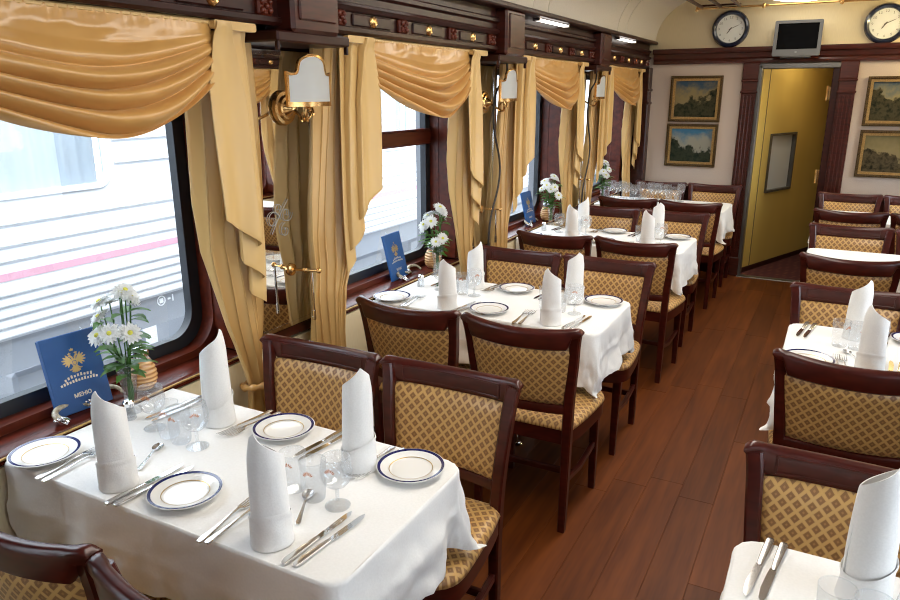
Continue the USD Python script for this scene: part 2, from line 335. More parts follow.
# cornice with carved blocks and rosettes
def rosette_mesh():
    m = lathe([(0, .012), (.006, .012), (.010, .008), (.016, .010), (.021, .006), (.024, .0), (0, 0)], 20, lambda z, a: .05*np.sin(8*a))
    return tf(m, frame((0, 0, 0), (0, 1, 0), (0, 0, 1), (1, 0, 0)))
ROS = rosette_mesh()
co = xf('trim_1', kind='structure', label='dark mahogany cornice with carved blocks and brass rosettes above the windows')
y0, y1 = YB, YE-.02
prof = Polygon([(0, 1.925), (.175, 1.925), (.185, 1.935), (.185, 1.95), (.17, 1.955), (.17, 2.005), (.185, 2.01), (.195, 2.025), (.19, 2.035), (.175, 2.04), (.175, 2.065), (.19, 2.075), (.19, 2.09), (.17, 2.10), (.17, 2.145), (0, 2.145)])
m = tf(extr(prof, y1-y0), frame((0, y0, 0), (1, 0, 0), (0, 0, 1), (0, 1, 0))); trimesh.repair.fix_normals(m)
part(co, 'fascia', m, WOODD)
part(co, 'shelf', box((0, y0, 2.142), (.25, y1, 2.172), .008), WOODD)
for k in range(-1, 4):
    for j in (-1, 0, 1):
        yc = k*P+j*.45
        part(co, 'frieze_panel', box((.165, yc-.135, 1.958), (.178, yc+.135, 2.002), .004), WOODD)
        m = ROS.copy(); m.apply_translation((.178, yc, 1.98)); part(co, 'rosette', m, BRASS, label='brass rosette')
    for j in (-1.5, -.5, .5, 1.5):
        yc = k*P+j*.45
        cb = [box((.165, yc-.035, 1.952), (.186, yc+.035, 2.008), .006)] + [sphere((.186, yc+dy, 1.98+dz), .011, 1) for dy in (-.018, .018) for dz in (-.013, .013)] + [sphere((.188, yc, 1.98), .010, 1)]
        part(co, 'carved_block', cat_(cb), WOODR)
    yc = k*P+P/2
    if k < 3:
        part(co, 'pier_block', cat_([box((.10, yc-.13, 1.905), (.235, yc+.13, 2.143), .012), box((.23, yc-.10, 1.945), (.243, yc+.10, 2.12), .005)]), WOOD)
        part(co, 'pier_block_base', box((.0, yc-.20, 1.872), (.225, yc+.20, 1.908), .006), WOODD)
        [part(co, 'pendant', box((.205, yc+s*.19-.006, 1.845), (.22, yc+s*.19+.006, 1.875), .002), WOODD) for s in (-1, 1)]
dup(co, (W, 0, 0), scale=MIRX, name='trim_2', kind='structure', label='dark mahogany cornice above the far side windows')
for k in range(0, 4):
    s = xf('cornice_lamp', (.235, k*P-.26, 2.128), cat='lamp', group='strip lamps under the cornice shelf',
           label='slim white strip lamp under the cornice shelf of the %s window bay' % ('nearest', 'second', 'third', 'farthest')[k])
    part(s, 'glass_strip', box((-.045, -.26, -.008), (-.005, .26, .004), .003), STRIPL)
    for e in (-1, 1): part(s, 'end_cap', box((-.048, e*.262-.006, -.01), (-.002, e*.262+.006, .013), .002), CHROME)

s = xf('cornice_lamp', (W-.243, YE-.55, 2.178), cat='lamp', label='lit cove lamp lying on the cornice shelf above the far side of the end wall')
part(s, 'glass_strip', lathe([(0, -.42), (.018, -.42), (.018, .42), (0, .42)], 14).apply_transform(trimesh.transformations.rotation_matrix(PI/2, (1, 0, 0))).apply_translation((0, 0, .03)), mat('cove_lamp_glow', {'p': ('principled_bsdf', {'base_color': (.8, .8, .7), 'emission_color': (1., .84, .48), 'emission_strength': 80.})}))
for e in (-1, 1): part(s, 'end_holder', box((-.02, e*.43-.012, -.006), (.02, e*.43+.012, .055), .004), CHROME)
# ceiling: coved vault
ang = np.linspace(0, PI/2, 14)
arc = [(.22+.50*(1-math.cos(a)), 2.17+.40*math.sin(a)) for a in ang]
inner = arc + [(W-x, z) for x, z in arc[::-1]]
shell = Polygon([(-.28, 2.17), (-.28, 2.75), (W+.28, 2.75), (W+.28, 2.17)] + [(x, z) for x, z in inner[::-1]])
m = tf(extr(shell, YE-YB+.3), frame((0, YB, 0), (1, 0, 0), (0, 0, 1), (0, 1, 0))); trimesh.repair.fix_normals(m)
ce = xf('ceiling', kind='structure', label='cream coved ceiling')
part(ce, 'vault', m, CEIL, 40)
for y in (-.7, -.45, 1.1, 1.35, 2.9, 3.15, 4.7, 4.95):
    pts = [(x, y, z-.001) for x, z in inner]
    part(ce, 'seam', tube(pts, .004, 6), CEIL)

# end wall with the doorway
profile = Polygon([(-.25, 0), (-.25, 2.17), (0, 2.17)] + inner + [(W, 2.17), (W+.25, 2.17), (W+.25, 0)]).buffer(.02)
DX0, DX1, DZ = 1.17, 1.815, 1.945
door = sbox(DX0, -1, DX1, DZ)
we = xf('wall_end', kind='structure', label='end wall with fabric panels below and cream paper above a mahogany rail')
lowp = profile.intersection(sbox(-1, -.1, 4, 2.03)).difference(door)
part(we, 'fabric_panel', tf(extr(lowp, .05), XZ(YE+.05)), WALLF, False)
part(we, 'upper_panel', tf(extr(profile.intersection(sbox(-1, 2.03, 4, 3)), .05), XZ(YE+.05)), WALLY, False)
for a, b in ((.2, DX0), (DX1, W-.2)):
    part(we, 'dado', box((a, YE-.02, 0), (b, YE+.01, .80), .006), WOODD)
    part(we, 'dado_rail', box((a, YE-.035, .79), (b, YE, .835), .008), WOODD)
def bar_x(poly, x0, x1):
    m = tf(extr(poly, x1-x0), frame((x0, 0, 0), (0, 1, 0), (0, 0, 1), (1, 0, 0))); trimesh.repair.fix_normals(m); return m
rail = Polygon([(YE+.01, 1.965), (YE-.03, 1.965), (YE-.035, 1.985), (YE-.03, 2.0), (YE-.045, 2.015), (YE-.05, 2.05), (YE-.075, 2.06), (YE-.085, 2.08), (YE-.085, 2.10), (YE+.01, 2.105)])
t3 = xf('trim_3', kind='structure', label='stepped mahogany rail across the end wall')
part(t3, 'rail', bar_x(rail, .22, W-.22), WOOD)
for n, (a, b) in enumerate(((DX0-.135, DX0), (DX1, DX1+.135))):
    t = xf('trim_%d' % (4+n), kind='structure', label='fluted mahogany pilaster beside the doorway')
    part(t, 'shaft', box((a, YE-.045, 0), (b, YE+.01, 1.965), .006), WOOD)
    for j in range(4):
        x = a+.022+j*(.135-.044)/3
        part(t, 'flute_rib', box((x-.007, YE-.054, .22), (x+.007, YE-.04, 1.68), .004), WOOD)
    for z in (1.70, 1.80):
        part(t, 'capital_band', box((a-.008, YE-.062, z), (b+.008, YE+.0, z+.022), .006), WOOD)
    part(t, 'capital', box((a-.004, YE-.056, 1.82), (b+.004, YE, 1.965), .006), WOOD)
    part(t, 'plinth', box((a-.008, YE-.065, 0), (b+.008, YE, .18), .008), WOOD)
CASE = plain('casing_metal', (.16, .155, .15), .28, metallic=.7)
d1 = xf('door_1', kind='structure', label='doorway to the vestibule with a dull metal casing and brass hinges')
part(d1, 'casing', cat_([box((DX0-.005, YE-.06, 0), (DX0+.03, YE+.06, DZ), .006), box((DX0, YE-.06, DZ-.035), (DX1, YE+.06, DZ+.012), .006)]), CASE, label='dull metal door casing')
part(d1, 'jamb', box((DX1-.055, YE-.03, 0), (DX1+.005, YE+.20, DZ), .006), WOODD)
for z in (.98, 1.70):
    part(d1, 'hinge', cat_([box((DX1-.075, YE+.0, z-.055), (DX1-.052, YE+.045, z+.055), .003), tube([(DX1-.078, YE-.008, z-.06), (DX1-.078, YE-.008, z+.06)], .010, 10)]), BRASS, label='brass hinge')
# vestibule behind it
ve = xf('wall_vestibule', kind='structure', label='slanting yellow vestibule wall with a small window, seen through the doorway')
a = np.array([1.17, YE+.06, 0]); dv = np.array([1.632-1.17, 7.343-6.12, 0]); dv /= np.linalg.norm(dv); nv = np.array([dv[1], -dv[0], 0])
Mv = frame(a, dv, (0, 0, 1), nv)
wp = sbox(0, 0, 1.9, 2.3); hole = Polygon([(.345, .755), (.90, .755), (.90, 1.325), (.345, 1.325)])
def vp(n, poly, z0, h, mt, label=None): part(ve, n, tf(extr(poly, h, z0), Mv), mt, False, label)
vp('wall_panel', wp.difference(hole), -.04, .04, BAIZE)
vp('seam', sbox(.20, 0.02, .208, 2.2), 0, .003, CASE)
vp('window_casing', hole.difference(hole.buffer(-.022)), -.03, .045, CASE)
vp('pane', hole.buffer(-.018), -.03, .006, TRAINGL)
vp('skirting', sbox(0, 0, 1.9, .05), 0, .012, WOODD)
part(ve, 'right_wall', box((DX1-.0, YE+.2, 0), (DX1+.04, 8.2, 2.3)), WALLY)
part(ve, 'far_wall', box((1.0, 8.0, 0), (2.0, 8.1, 2.3)), WALLY)
part(ve, 'ceiling_panel', box((1.0, YE+.05, 2.25), (2.0, 8.1, 2.35)), CEIL)
solo('floor_vestibule', box((1.0, YE, -.05), (2.0, 8.1, .002)), CARPET, 'dark red patterned carpet beyond the doorway', None, kind='structure')
solo('door_threshold', box((DX0, YE-.09, -.01), (DX1, YE+.01, .006), .003), CASE, 'thin metal threshold strip across the doorway', None, kind='structure')
vl = xf('vestibule_lamp', (1.66, 6.55, 2.235), cat='lamp', label='small round lamp on the vestibule ceiling')
part(vl, 'diffuser', lathe([(0, -.03), (.06, -.028), (.09, -.012), (.095, 0), (0, 0)], 24), mat('vestibule_glow', {'p': ('principled_bsdf', {'base_color': (.8, .8, .7), 'emission_color': (1., .85, .6), 'emission_strength': 30.})}))
part(vl, 'ring', lathe([(.095, -.008), (.105, -.008), (.105, .014), (.095, .014)], 24), CHROME)
# wall behind the camera
solo('wall_rear', tf(extr(profile, .05), XZ(YB)), WOODD, 'dark wooden wall at the other end of the car', None, kind='structure', smooth=False)

# ceiling lamp trough with wooden ladder rails
cl = xf('ceiling_lamp', (CX, 0, 2.44), cat='lamp', label='long ceiling lamp of frosted panes between dark wooden ladder rails')
for j in range(6):
    ya, yb = -3.6+j*1.6, -3.6+j*1.6+1.56
    x = np.linspace(-.27, .27, 9); ys = np.linspace(ya, yb, 9)
    A = np.array([[(xx, yy, .01+.035*(xx/.27)**2-.012*math.sin(PI*(yy-ya)/(yb-ya))) for xx in x] for yy in ys]); B = A+np.array([0, 0, .012])
    part(cl, 'diffuser', solid_sheet(A, B), LAMPG if j in (2, 3, 4) else LAMPDIM if j == 5 else LAMPOFF, label='%s frosted lamp pane' % ('lit' if j > 1 else 'unlit'))
    part(cl, 'cross_holder', tube([(-.86, yb+.02, .0), (.86, yb+.02, .0)], .009, 8), BRASS)
part(cl, 'housing', box((-.29, -3.65, .05), (.29, 5.95, .135), .01), CEIL)
for s in (-1, 1):
    for x in (.50, .66, .82):
        part(cl, 'rail', box((s*x-.013, -3.65, -.005), (s*x+.013, 5.95, .018), .004), WOOD)
    for y in np.arange(-3.4, 6.0, .55): part(cl, 'rung', box((s*.49, y-.012, .012), (s*.83, y+.012, .028), .003), WOODD)
    for y in np.arange(-3.4, 6., 1.1): part(cl, 'hanger', box((s*.655-.01, y-.01, .02), (s*.655+.01, y+.01, .14)), WOODD)
    for x in (.30, .86):
        part(cl, 'brass_knob', lathe([(0, -.03), (.012, -.026), (.016, -.014), (.010, -.004), (.012, .012), (0, .014)], 14).apply_translation((s*x, 5.93, 0)), BRASS)

# ================================================================== OUTSIDE
S = 5.085/3.785
def oz(z): return CAM[2]+(z-CAM[2])*S
def oy(y): return CAM[1]+(y-CAM[1])*S
XT = -3.2
ca = xf('railway_carriage', (XT, 0, 0), cat='train carriage', label='white corrugated railway carriage with a pink stripe standing outside the window')
WB, WY0, WY1 = oz(1.205), oy(.90), oy(1.555)
wy0 = WY1-1.15
body = sbox(-9, oz(.448), 16, 2.9)
wins = [rrect(wy0+j*2.3, WB, wy0+j*2.3+1.15, WB+.95, .09) for j in range(-3, 6)]
part(ca, 'body_panel', tf(extr(body.difference(unary_union(wins)), .05), YZ(-.05)), TRAINW)
part(ca, 'roof', box((-2.8, -9, 2.88), (-.02, 16, 3.1), .1), TRAING)
part(ca, 'skirt', box((-.1, -9, -.25), (-.03, 16, oz(.44))), TRAING)
for wv in wins:
    part(ca, 'window_frame', tf(extr(wv.buffer(.03).difference(wv.buffer(-.012)), .03), YZ(-.012)), TRAINW)
    part(ca, 'window_seal', tf(extr(wv.buffer(.042).difference(wv.buffer(.03)), .012), YZ(-.005)), TRAINL)
    part(ca, 'window_pane', tf(extr(wv.buffer(.01), .006), YZ(-.035)), PANE, False, label='pale window pane')
    x0_, x1_ = wv.bounds[0], wv.bounds[2]
    u = np.linspace(0, 1, 80); z = np.linspace(WB-.02, WB+.98, 5)
    Cg = np.array([[(-.12+.012*math.sin(uu*60)+.008*math.sin(uu*23+zz*2), x0_+uu*(x1_-x0_), zz) for zz in z] for uu in u])
    part(ca, 'blind', grid(Cg), plain('train_curtain', (.50, .53, .58), .8) if wv is wins[0] else '/World/Looks/train_curtain', True, label='pale pleated curtain')
def ridge(z, h, ya=-9, yb=16, d=.012, mt=TRAINW, nm='corrugation'):
    pol = Polygon([(0, z-h/2), (d, z-h*.25), (d, z+h*.25), (0, z+h/2)])
    m = tf(extr(pol, yb-ya), frame((0, ya, 0), (1, 0, 0), (0, 0, 1), (0, 1, 0))); trimesh.repair.fix_normals(m); part(ca, nm, m, mt)
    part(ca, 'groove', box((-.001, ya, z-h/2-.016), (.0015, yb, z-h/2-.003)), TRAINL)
for zz in (1.06, .95, .87): ridge(oz(zz), .035)
for zz in (.70, .645, .585, .53, .475): ridge(oz(zz), .05, d=.025)
for j in range(-3, 6):
    for zz in (1.455, 1.32): ridge(oz(zz), .02, WY1+j*2.3+.08, WY1+j*2.3+1.07)
part(ca, 'stripe', box((0, -9, oz(.76)), (.006, 16, oz(.80))), TRAINP, label='pink painted stripe')
mk = [tf(extr(Point(0, 0).buffer(.045).difference(Point(0, 0).buffer(.036)).union(sbox(-.02, -.02, .02, .02)), .004), YZ(-.03)), tf(extr(sbox(.07, -.008, .10, .008).union(sbox(.12, -.03, .132, .03)), .004), YZ(-.03))]
m = cat_(mk); m.apply_translation((0, oy(1.85), oz(.40))); part(ca, 'number_mark', m, TRAINW, label='small white number mark')
for y in np.arange(-6, 14, 1.9): part(ca, 'underframe_box', box((-.9, y, -1.0), (-.12, y+1.2, -.3), .03), TRAING)
gd = xf('ground', kind='structure', label='pale track bed and platform edge outside the window')
part(gd, 'track_bed', box((-12, -30, -1.4), (15, 40, -1.25)), GRAVEL)
part(gd, 'platform_edge', box((-1.55, -20, -1.25), (-.85, 30, -1.1), .02), CREAMST)
for i in range(24):
    x, y = rng.uniform(-2.9, -1.6), rng.uniform(-1, 6)
    part(gd, 'ballast_patch', trimesh.creation.icosphere(1, 1.).apply_scale((rng.uniform(.03, .07), rng.uniform(.04, .12), .03)).apply_translation((x, y, -1.25)), CREAMST)

# ================================================================== WALL FITTINGS ON THE WINDOW SIDE
BAYS = ('nearest', 'second', 'third', 'farthest')
# swag valance
def swag_mesh():
    nu, nw = 90, 110
    u = np.linspace(0, 1, nu)[:, None]; w = np.linspace(0, 1, nw)[None]
    y = -.456+.912*u+0*w
    sag = .155*w**.85*(1-np.abs(2*u-1)**1.75)
    z = 1.918-.165*w-sag
    fold = np.maximum(0, w-.2)*5.6+.30*np.sin(2*PI*u+.4)*w+.10*np.sin(5*u+7*w)
    ridge = np.abs(np.sin(PI*fold))**.75
    env = np.clip(w*3-.6, 0, 1)*(.22+.78*np.sin(PI*np.clip(u, .02, .98))**.7)
    dim = meshkit.fbm(np.stack([y*5+w*1.5, z*9+0*y, 0*y+2.], -1), 3, 3)-.5
    x = .155+.060*np.sin(PI*u)*w**.7+.056*env*ridge+.05*dim*np.clip(w*8, 0, 1)*np.clip(1.15-w*1.8, 0, 1)*np.sin(PI*u)
    x = x+.007*np.maximum(0, np.sin(2*PI*u*34+.6*np.sin(u*50)))*np.exp(-w*16)
    z = z-.012*env*(1-ridge)
    A = np.stack([x, y, z], -1); B = A-np.array([.004, 0, 0])
    return solid_sheet(A, B)
SW = swag_mesh()
def b_swag():
    t = xf('swag_valance', cat='valance', label='x')
    part(t, 'drape', SW, SWAG, True)
    part(t, 'heading_tape', box((.140, -.46, 1.908), (.160, .46, 1.924), .004), SATIN)
    return t
swag = Kind(b_swag)
# tail with a zigzag hem beside the swag (for the far end of the window; the other end is mirrored)
def tail_mesh():
    key = [(0, .412, .176), (.34, .565, .180), (.39, .568, .158), (.46, .505, .150), (.53, .51, .156), (.72, .61, .156), (.77, .612, .136), (.83, .56, .128), (.88, .565, .132), (1, .635, .130)]
    s = np.linspace(0, 1, 120); k = np.array(key)
    ys, xs = np.interp(s, k[:, 0], k[:, 1]), np.interp(s, k[:, 0], k[:, 2])
    ker = np.hanning(5); ker /= ker.sum()
    ys[2:-2] = np.convolve(ys, ker, 'valid'); xs[2:-2] = np.convolve(xs, ker, 'valid')
    zb = 1.315-.33*s**1.1
    t = np.linspace(0, 1, 40)[None]; ys, xs, zb, s = ys[:, None], xs[:, None], zb[:, None], s[:, None]
    z = 1.918+(zb-1.918)*t
    top = np.clip(1-t*3, 0, 1)
    y = ys*(1-top)+(.455+.165*s)*top
    y = y+.012*np.sin(z*6)*t
    x = xs+.006*np.sin(s*20+t*1.5)*(.4+t)+.012*np.exp(-((1.91-z)/.02)**2)
    A = np.stack([x+0*t, y, z], -1)
    return solid_sheet(A, A-np.array([.003, 0, 0]))
TAIL = tail_mesh()
def b_tail():
    t = xf('swag_tail', cat='valance tail', label='x'); part(t, 'cascade', TAIL, SATIN, True)
    part(t, 'heading', tf(extr(rrect(.448, 1.896, .628, 1.922, .008), .022), YZ(.158)), SATIN); return t
tail = Kind(b_tail)
def curtain_mesh(zk, ik, ok, nple, seed):
    z = np.concatenate([np.linspace(1.9, .80, 56), np.linspace(.79, .58, 22), np.linspace(.56, .32, 14)])
    inn = np.interp(z, zk, ik); out = np.interp(z, zk, ok)
    u = np.linspace(0, 1, 150)[None]; z = z[:, None]; inn, out = inn[:, None], out[:, None]
    tight = np.clip((out-inn)/.34, .2, 1)
    y = inn+(out-inn)*u
    ph = 2*PI*(nple*u)+1.2*np.sin(z*2.3+seed)+1.5*u*np.sin(z*1.3+seed)
    rid = np.abs(np.sin(ph/2))**.8
    x = .034+.040*rid*(.55+.5*tight)+.02+.03*np.sin(PI*u)*(1-tight)+.012*np.sin(9*u+4*z)
    y = y+.012*np.sin(ph)*tight
    A = np.stack([x, y, z+0*u], -1)
    return solid_sheet(A, A-np.array([.004, 0, 0]))
CURT = curtain_mesh([.32, .545, .635, .665, .715, .915, 1.2, 1.66, 1.9], [.545, .545, .57, .575, .560, .490, .420, .405, .40], [.745, .715, .645, .635, .645, .675, .69, .70, .70], 5.5, 0)
CURTN = curtain_mesh([.32, .7, .9, 1.03, 1.15, 1.3, 1.66, 1.9], [.60, .585, .56, .50, .455, .42, .405, .40], [.80, .80, .805, .80, .82, .815, .77, .735], 7, 2)
def tie_mesh():
    a = np.linspace(0, 2*PI, 40, endpoint=False)
    pts = np.stack([.082+.058*np.cos(a), .608+.052*np.sin(a), .665+.012*np.cos(a)], -1)
    return cat_([tube(pts, .012+.003*np.sin(a*9), 8, True), sphere((.142, .608, .662), .022)])
def b_curtain():
    t = xf('curtain', cat='curtain', label='x'); part(t, 'drop', CURT, SATIN, True); part(t, 'tie', tie_mesh(), SWAG, True, label='gathered satin tie'); return t
curtain = Kind(b_curtain)
def b_curtain_near():
    t = xf('curtain', cat='curtain', label='x'); part(t, 'drop', CURTN, SATIN, True)
    return t
curtain_near = Kind(b_curtain_near)
MIRY = (1, -1, 1); MIRXY = (-1, -1, 1)
for k in range(4):
    b = BAYS[k]
    swag((0, k*P, 0), label='gold satin swag draped across the top of the %s window' % b, group='gold satin window dressings')
    tail((0, k*P, 0), label='gold satin cascade tail with zigzag hem at the far end of the %s window' % b, group='gold satin window dressings')
    curtain((0, k*P, 0), label='gold satin curtain tied back at the far end of the %s window' % b, group='gold satin window dressings')
    if k:
        tail((0, k*P, 0), scale=MIRY, label='gold satin cascade tail at the near end of the %s window, beside the mirror' % b, group='gold satin window dressings')
        curtain_near((0, k*P, 0), scale=MIRY, label='gold satin curtain at the near end of the %s window, beside the mirror' % b, group='gold satin window dressings')
for k in range(1, 4):      # seen in the mirrors only
    b = BAYS[k]
    swag((W, k*P, 0), scale=MIRX, label='gold satin swag across the %s far side window, seen in the mirror' % b, group='far side window dressings')
    for sc, e in ((MIRX, 'far'), (MIRXY, 'near')):
        tail((W, k*P, 0), scale=sc, label='cascade tail at the %s end of the %s far side window, seen in the mirror' % (e, b), group='far side window dressings')
        curtain((W, k*P, 0), scale=sc, label='gold curtain at the %s end of the %s far side window, seen in the mirror' % (e, b), group='far side window dressings')

# mirrors between the windows, with an etched scroll
def scroll():
    ms = []
    def sp(c, r0_, turns, a0, s=1, sq=1.):
        a = np.linspace(0, turns*2*PI, 36); r = r0_*(1-.85*a/a[-1])
        return [(0.0135, c[0]+s*rr*math.cos(a0+aa), c[1]+sq*rr*math.sin(a0+aa)) for aa, rr in zip(a, r)]
    for c, r, tn, a0, s in (((-.045, .0), .045, 1.3, 0, 1), ((.045, .02), .04, 1.3, PI, -1), ((.03, -.055), .035, 1.2, PI/2, 1), ((-.005, .05), .03, 1.1, -PI/2, -1)):
        ms.append(tube(sp(c, r, tn, a0, s), .0017, 5))
    ms.append(tube(spline([(.0135, -.06, -.06), (.0135, 0, .02), (.0135, .06, .085)], 14), .0017, 5))
    return cat_(ms)
ETCH = plain('etched_white', (.36, .36, .33), .7)
for k in range(3):
    yc = k*P+P/2
    t = xf('wall_mirror', (0, yc, 0), cat='mirror', group='pier mirrors', label='tall mirror on the pier between the %s and %s windows' % (BAYS[k], BAYS[k+1]))
    part(t, 'mirror_plate', box((.0, -.215, .80), (.010, .215, 1.858)), MIRROR, False)
    part(t, 'bevel', tf(extr(sbox(-.217, .798, .217, 1.86).difference(sbox(-.200, .815, .200, 1.843)), .0125), YZ(.0)), CHROME, False)
    m = scroll().apply_transform(np.diag([1, .85, .85, 1.])); m.apply_translation((.0019, -.012, 1.24)); part(t, 'etched_scroll', m, ETCH, True, label='white etched scroll ornament')
    part(t, 'backing', box((-.004, -.222, .79), (.0, .222, 1.868)), WOODD)
# sconces
def b_sconce():
    t = xf('wall_sconce', cat='wall lamp', label='x')
    toX = frame((.012, 0, 0), (0, 1, 0), (0, 0, 1), (1, 0, 0))
    part(t, 'rosette', tf(lathe([(0, 0), (.062, 0), (.065, .006), (.060, .016), (.048, .018), (.042, .028), (.032, .030), (.022, .042), (.012, .055), (0, .057)], 32), toX), BRASS)
    arm = spline([(.05, 0, 0), (.10, .0, -.03), (.15, -.03, -.045), (.18, -.07, -.03), (.185, -.085, .01)], 24)
    part(t, 'arm', tube(arm, .0065, 8), BRASS)
    arm2 = spline([(.05, 0, 0), (.09, .03, -.035), (.13, .05, -.03), (.14, .05, .01)], 18)
    part(t, 'scroll', tube([(.15+.028*math.cos(a)*(1-a/16), -.03+.02*math.sin(a), -.025+.03*math.sin(a)*(1-a/16)) for a in np.linspace(0, 2*PI*1.3, 30)], .004, 6), BRASS)
    cup = lathe([(0, -.015), (.012, -.012), (.022, 0), (.026, .012), (.022, .012), (0, .004)], 18)
    for cpos in ((.185, -.085, .02),):
        part(t, 'cup', tf(cup, frame(cpos, (1, 0, 0), (0, 1, 0), (0, 0, 1))), BRASS)
        part(t, 'candle_tube', tf(lathe([(0, 0), (.011, 0), (.011, .05), (0, .05)], 14), frame((cpos[0], cpos[1], cpos[2]+.008), (1, 0, 0), (0, 1, 0), (0, 0, 1))), PORC)
        part(t, 'bulb', tf(lathe([(0, 0), (.008, .002), (.014, .018), (.011, .036), (0, .055)], 14), frame((cpos[0], cpos[1], cpos[2]+.056), (1, 0, 0), (0, 1, 0), (0, 0, 1))), FROST)
    # shield shade, an ogee plate in a brass frame, bowed outwards
    hw, zb, zs = .120, .008, .125
    top = [(-hw, zs), (-hw*.86, zs-.006)] + [(-hw*.66+.0*i, zs+.0*i) for i in ()] + [(-.086+.004*i, zs-.004+.003*i*i) for i in range(4)] + [(.074*math.cos(PI-a), zs+.022+.036*math.sin(a)) for a in np.linspace(.05, PI-.05, 18)] + [(.086-.004*i, zs-.004+.003*i*i) for i in range(3, -1, -1)] + [(hw*.86, zs-.006), (hw, zs)]
    shape = Polygon([(-hw, zb), (hw, zb)] + top[::-1]).buffer(0)
    def bow(m):
        m = m.subdivide_to_size(.02, max_iter=6) if hasattr(m, 'subdivide_to_size') else m
        v = m.vertices.copy(); v[:, 0] -= 1.6*(v[:, 1]+.085)**2; m.vertices = v; return m
    o = frame((.228, -.085, 0), (0, 1, 0), (0, 0, 1), (1, 0, 0))
    part(t, 'shade_panel', bow(tf(extr(shape.buffer(-.006), .004, .003), o)), FROST, label='white glass shade panel')
    part(t, 'shade_frame', bow(tf(extr(shape.difference(shape.buffer(-.008)).union(sbox(-hw, zb, hw, zb+.016)), .010), o)), BRASS)
    part(t, 'shade_bracket', tube([(.185, -.085, .01), (.205, -.085, .0), (.226, -.085, .012)], .005, 8), BRASS)
    return t
sconce = Kind(b_sconce)
for k in range(3):
    sconce((0, k*P+.925, 1.655), label='brass wall lamp with arched white shade in front of the mirror beyond the %s window' % BAYS[k], group='brass wall lamps')
# brass curtain holdbacks
def b_hold():
    t = xf('curtain_holdback', cat='curtain holdback', label='x')
    part(t, 'bar', tube([(.0, 0, 0), (.125, .03, 0)], .005, 10), BRASS)
    for f in (.55, 1.): part(t, 'knob', sphere((.125*f, .03*f, 0), .011), BRASS)
    part(t, 'hanging_rod', cat_([tube([(.105, .01, .0), (.105, .012, -.16)], .005, 10), tube([(.105, .012, -.16), (.105, .012, -.20)], .008, 10)]), CHROME, label='short chrome rod')
    part(t, 'rosette', tf(lathe([(0, 0), (.026, 0), (.024, .008), (.012, .012), (0, .012)], 20), frame((.011, 0, 0), (0, 1, 0), (0, 0, 1), (1, 0, 0))), BRASS)
    return t
hold = Kind(b_hold)
for k in range(3):
    hold((0, k*P+.915, 1.03), label='brass holdback bar with round knobs by the curtain before the %s window' % BAYS[k+1], group='curtain holdbacks')
for k in (1, 2):
    pts = np.array([(2.758, 1.895), (2.73, 1.78), (2.63, 1.725), (2.585, 1.615), (2.60, 1.50), (2.685, 1.30), (2.655, 1.15), (2.575, 1.02), (2.54, .80), (2.53, .55)])
    pts = np.stack([np.full(len(pts), .125), pts[:, 0]+(k-1)*P, pts[:, 1]], -1)
    solo('bell_pull', tube(spline(pts, 60), .0065, 8), DARKROD, 'dark wavy pull cord hanging in front of the mirror beyond the %s window' % BAYS[k], 'pull cord', 'pull cords', True)

# ================================================================== THINGS ON THE END WALL
def clock(x, z, lab):
    t = xf('wall_clock', (x, YE, z), cat='clock', label=lab, group='round blue rimmed wall clocks'); F = frame((0, 0, 0), (1, 0, 0), (0, 0, 1), (0, -1, 0))
    part(t, 'rim', tf(lathe([(.118, .012), (.124, .034), (.138, .044), (.152, .038), (.160, .020), (.160, 0), (.118, 0)], 56), F), NAVY, label='dark blue round rim')
    part(t, 'dial', tf(lathe([(0, 0), (.126, 0), (.126, .016), (0, .016)], 48), F), DIAL)
    for h in range(1, 13):
        a = PI/2-h*PI/6; m = meshkit.text_mesh(str(h), .018, .001); c = m.bounds.mean(0)
        m.apply_translation((.098*math.cos(a)-c[0], .098*math.sin(a)-c[1], .016)); part(t, 'numeral', tf(m, F), INK, False)
    for L, w_, a in ((.055, .008, PI/2-7.15*PI/6), (.085, .005, PI/2-2.2*PI/6)):
        m = extr(Polygon([(-.015, -w_/2), (L*.7, -w_/2), (L, 0), (L*.7, w_/2), (-.015, w_/2)]), .0015, .018)
        m.apply_transform(trimesh.transformations.rotation_matrix(a, (0, 0, 1))); part(t, 'hand', tf(m, F), INK, False)
    part(t, 'hub', tf(lathe([(0, .015), (.006, .015), (.006, .022), (0, .022)], 14), F), INK)
clock(.885, 2.262, 'round wall clock with dark blue rim between the window cornice and the television')
clock(2.10, 2.255, 'round wall clock with dark blue rim on the far side of the television')
tv = xf('television', (1.452, YE-.10, 2.01), cat='television', label='small grey flat television above the doorway', rx=-4)
bz = rrect(-.188, 0, .188, .292, .012); sc_ = sbox(-.160, .055, .160, .268)
part(tv, 'bezel', tf(extr(bz.difference(sc_), .035), XZ(.0)), TVG, label='grey plastic bezel')
part(tv, 'screen', tf(extr(sc_.buffer(.002), .006), XZ(-.018)), SCREEN, False, label='black glossy screen')
part(tv, 'back_shell', box((-.17, 0.0, .03), (.17, .055, .27), .02), TVG)
part(tv, 'brand_badge', box((-.008, -.0365, .028), (.008, -.034, .033)), plain('badge_grey', (.4, .4, .42), .5))
part(tv, 'stand', cat_([box((-.12, -.03, -.012), (.12, .07, .002), .004), box((-.03, .04, .0), (.03, .095, .15), .004)]), TVG)
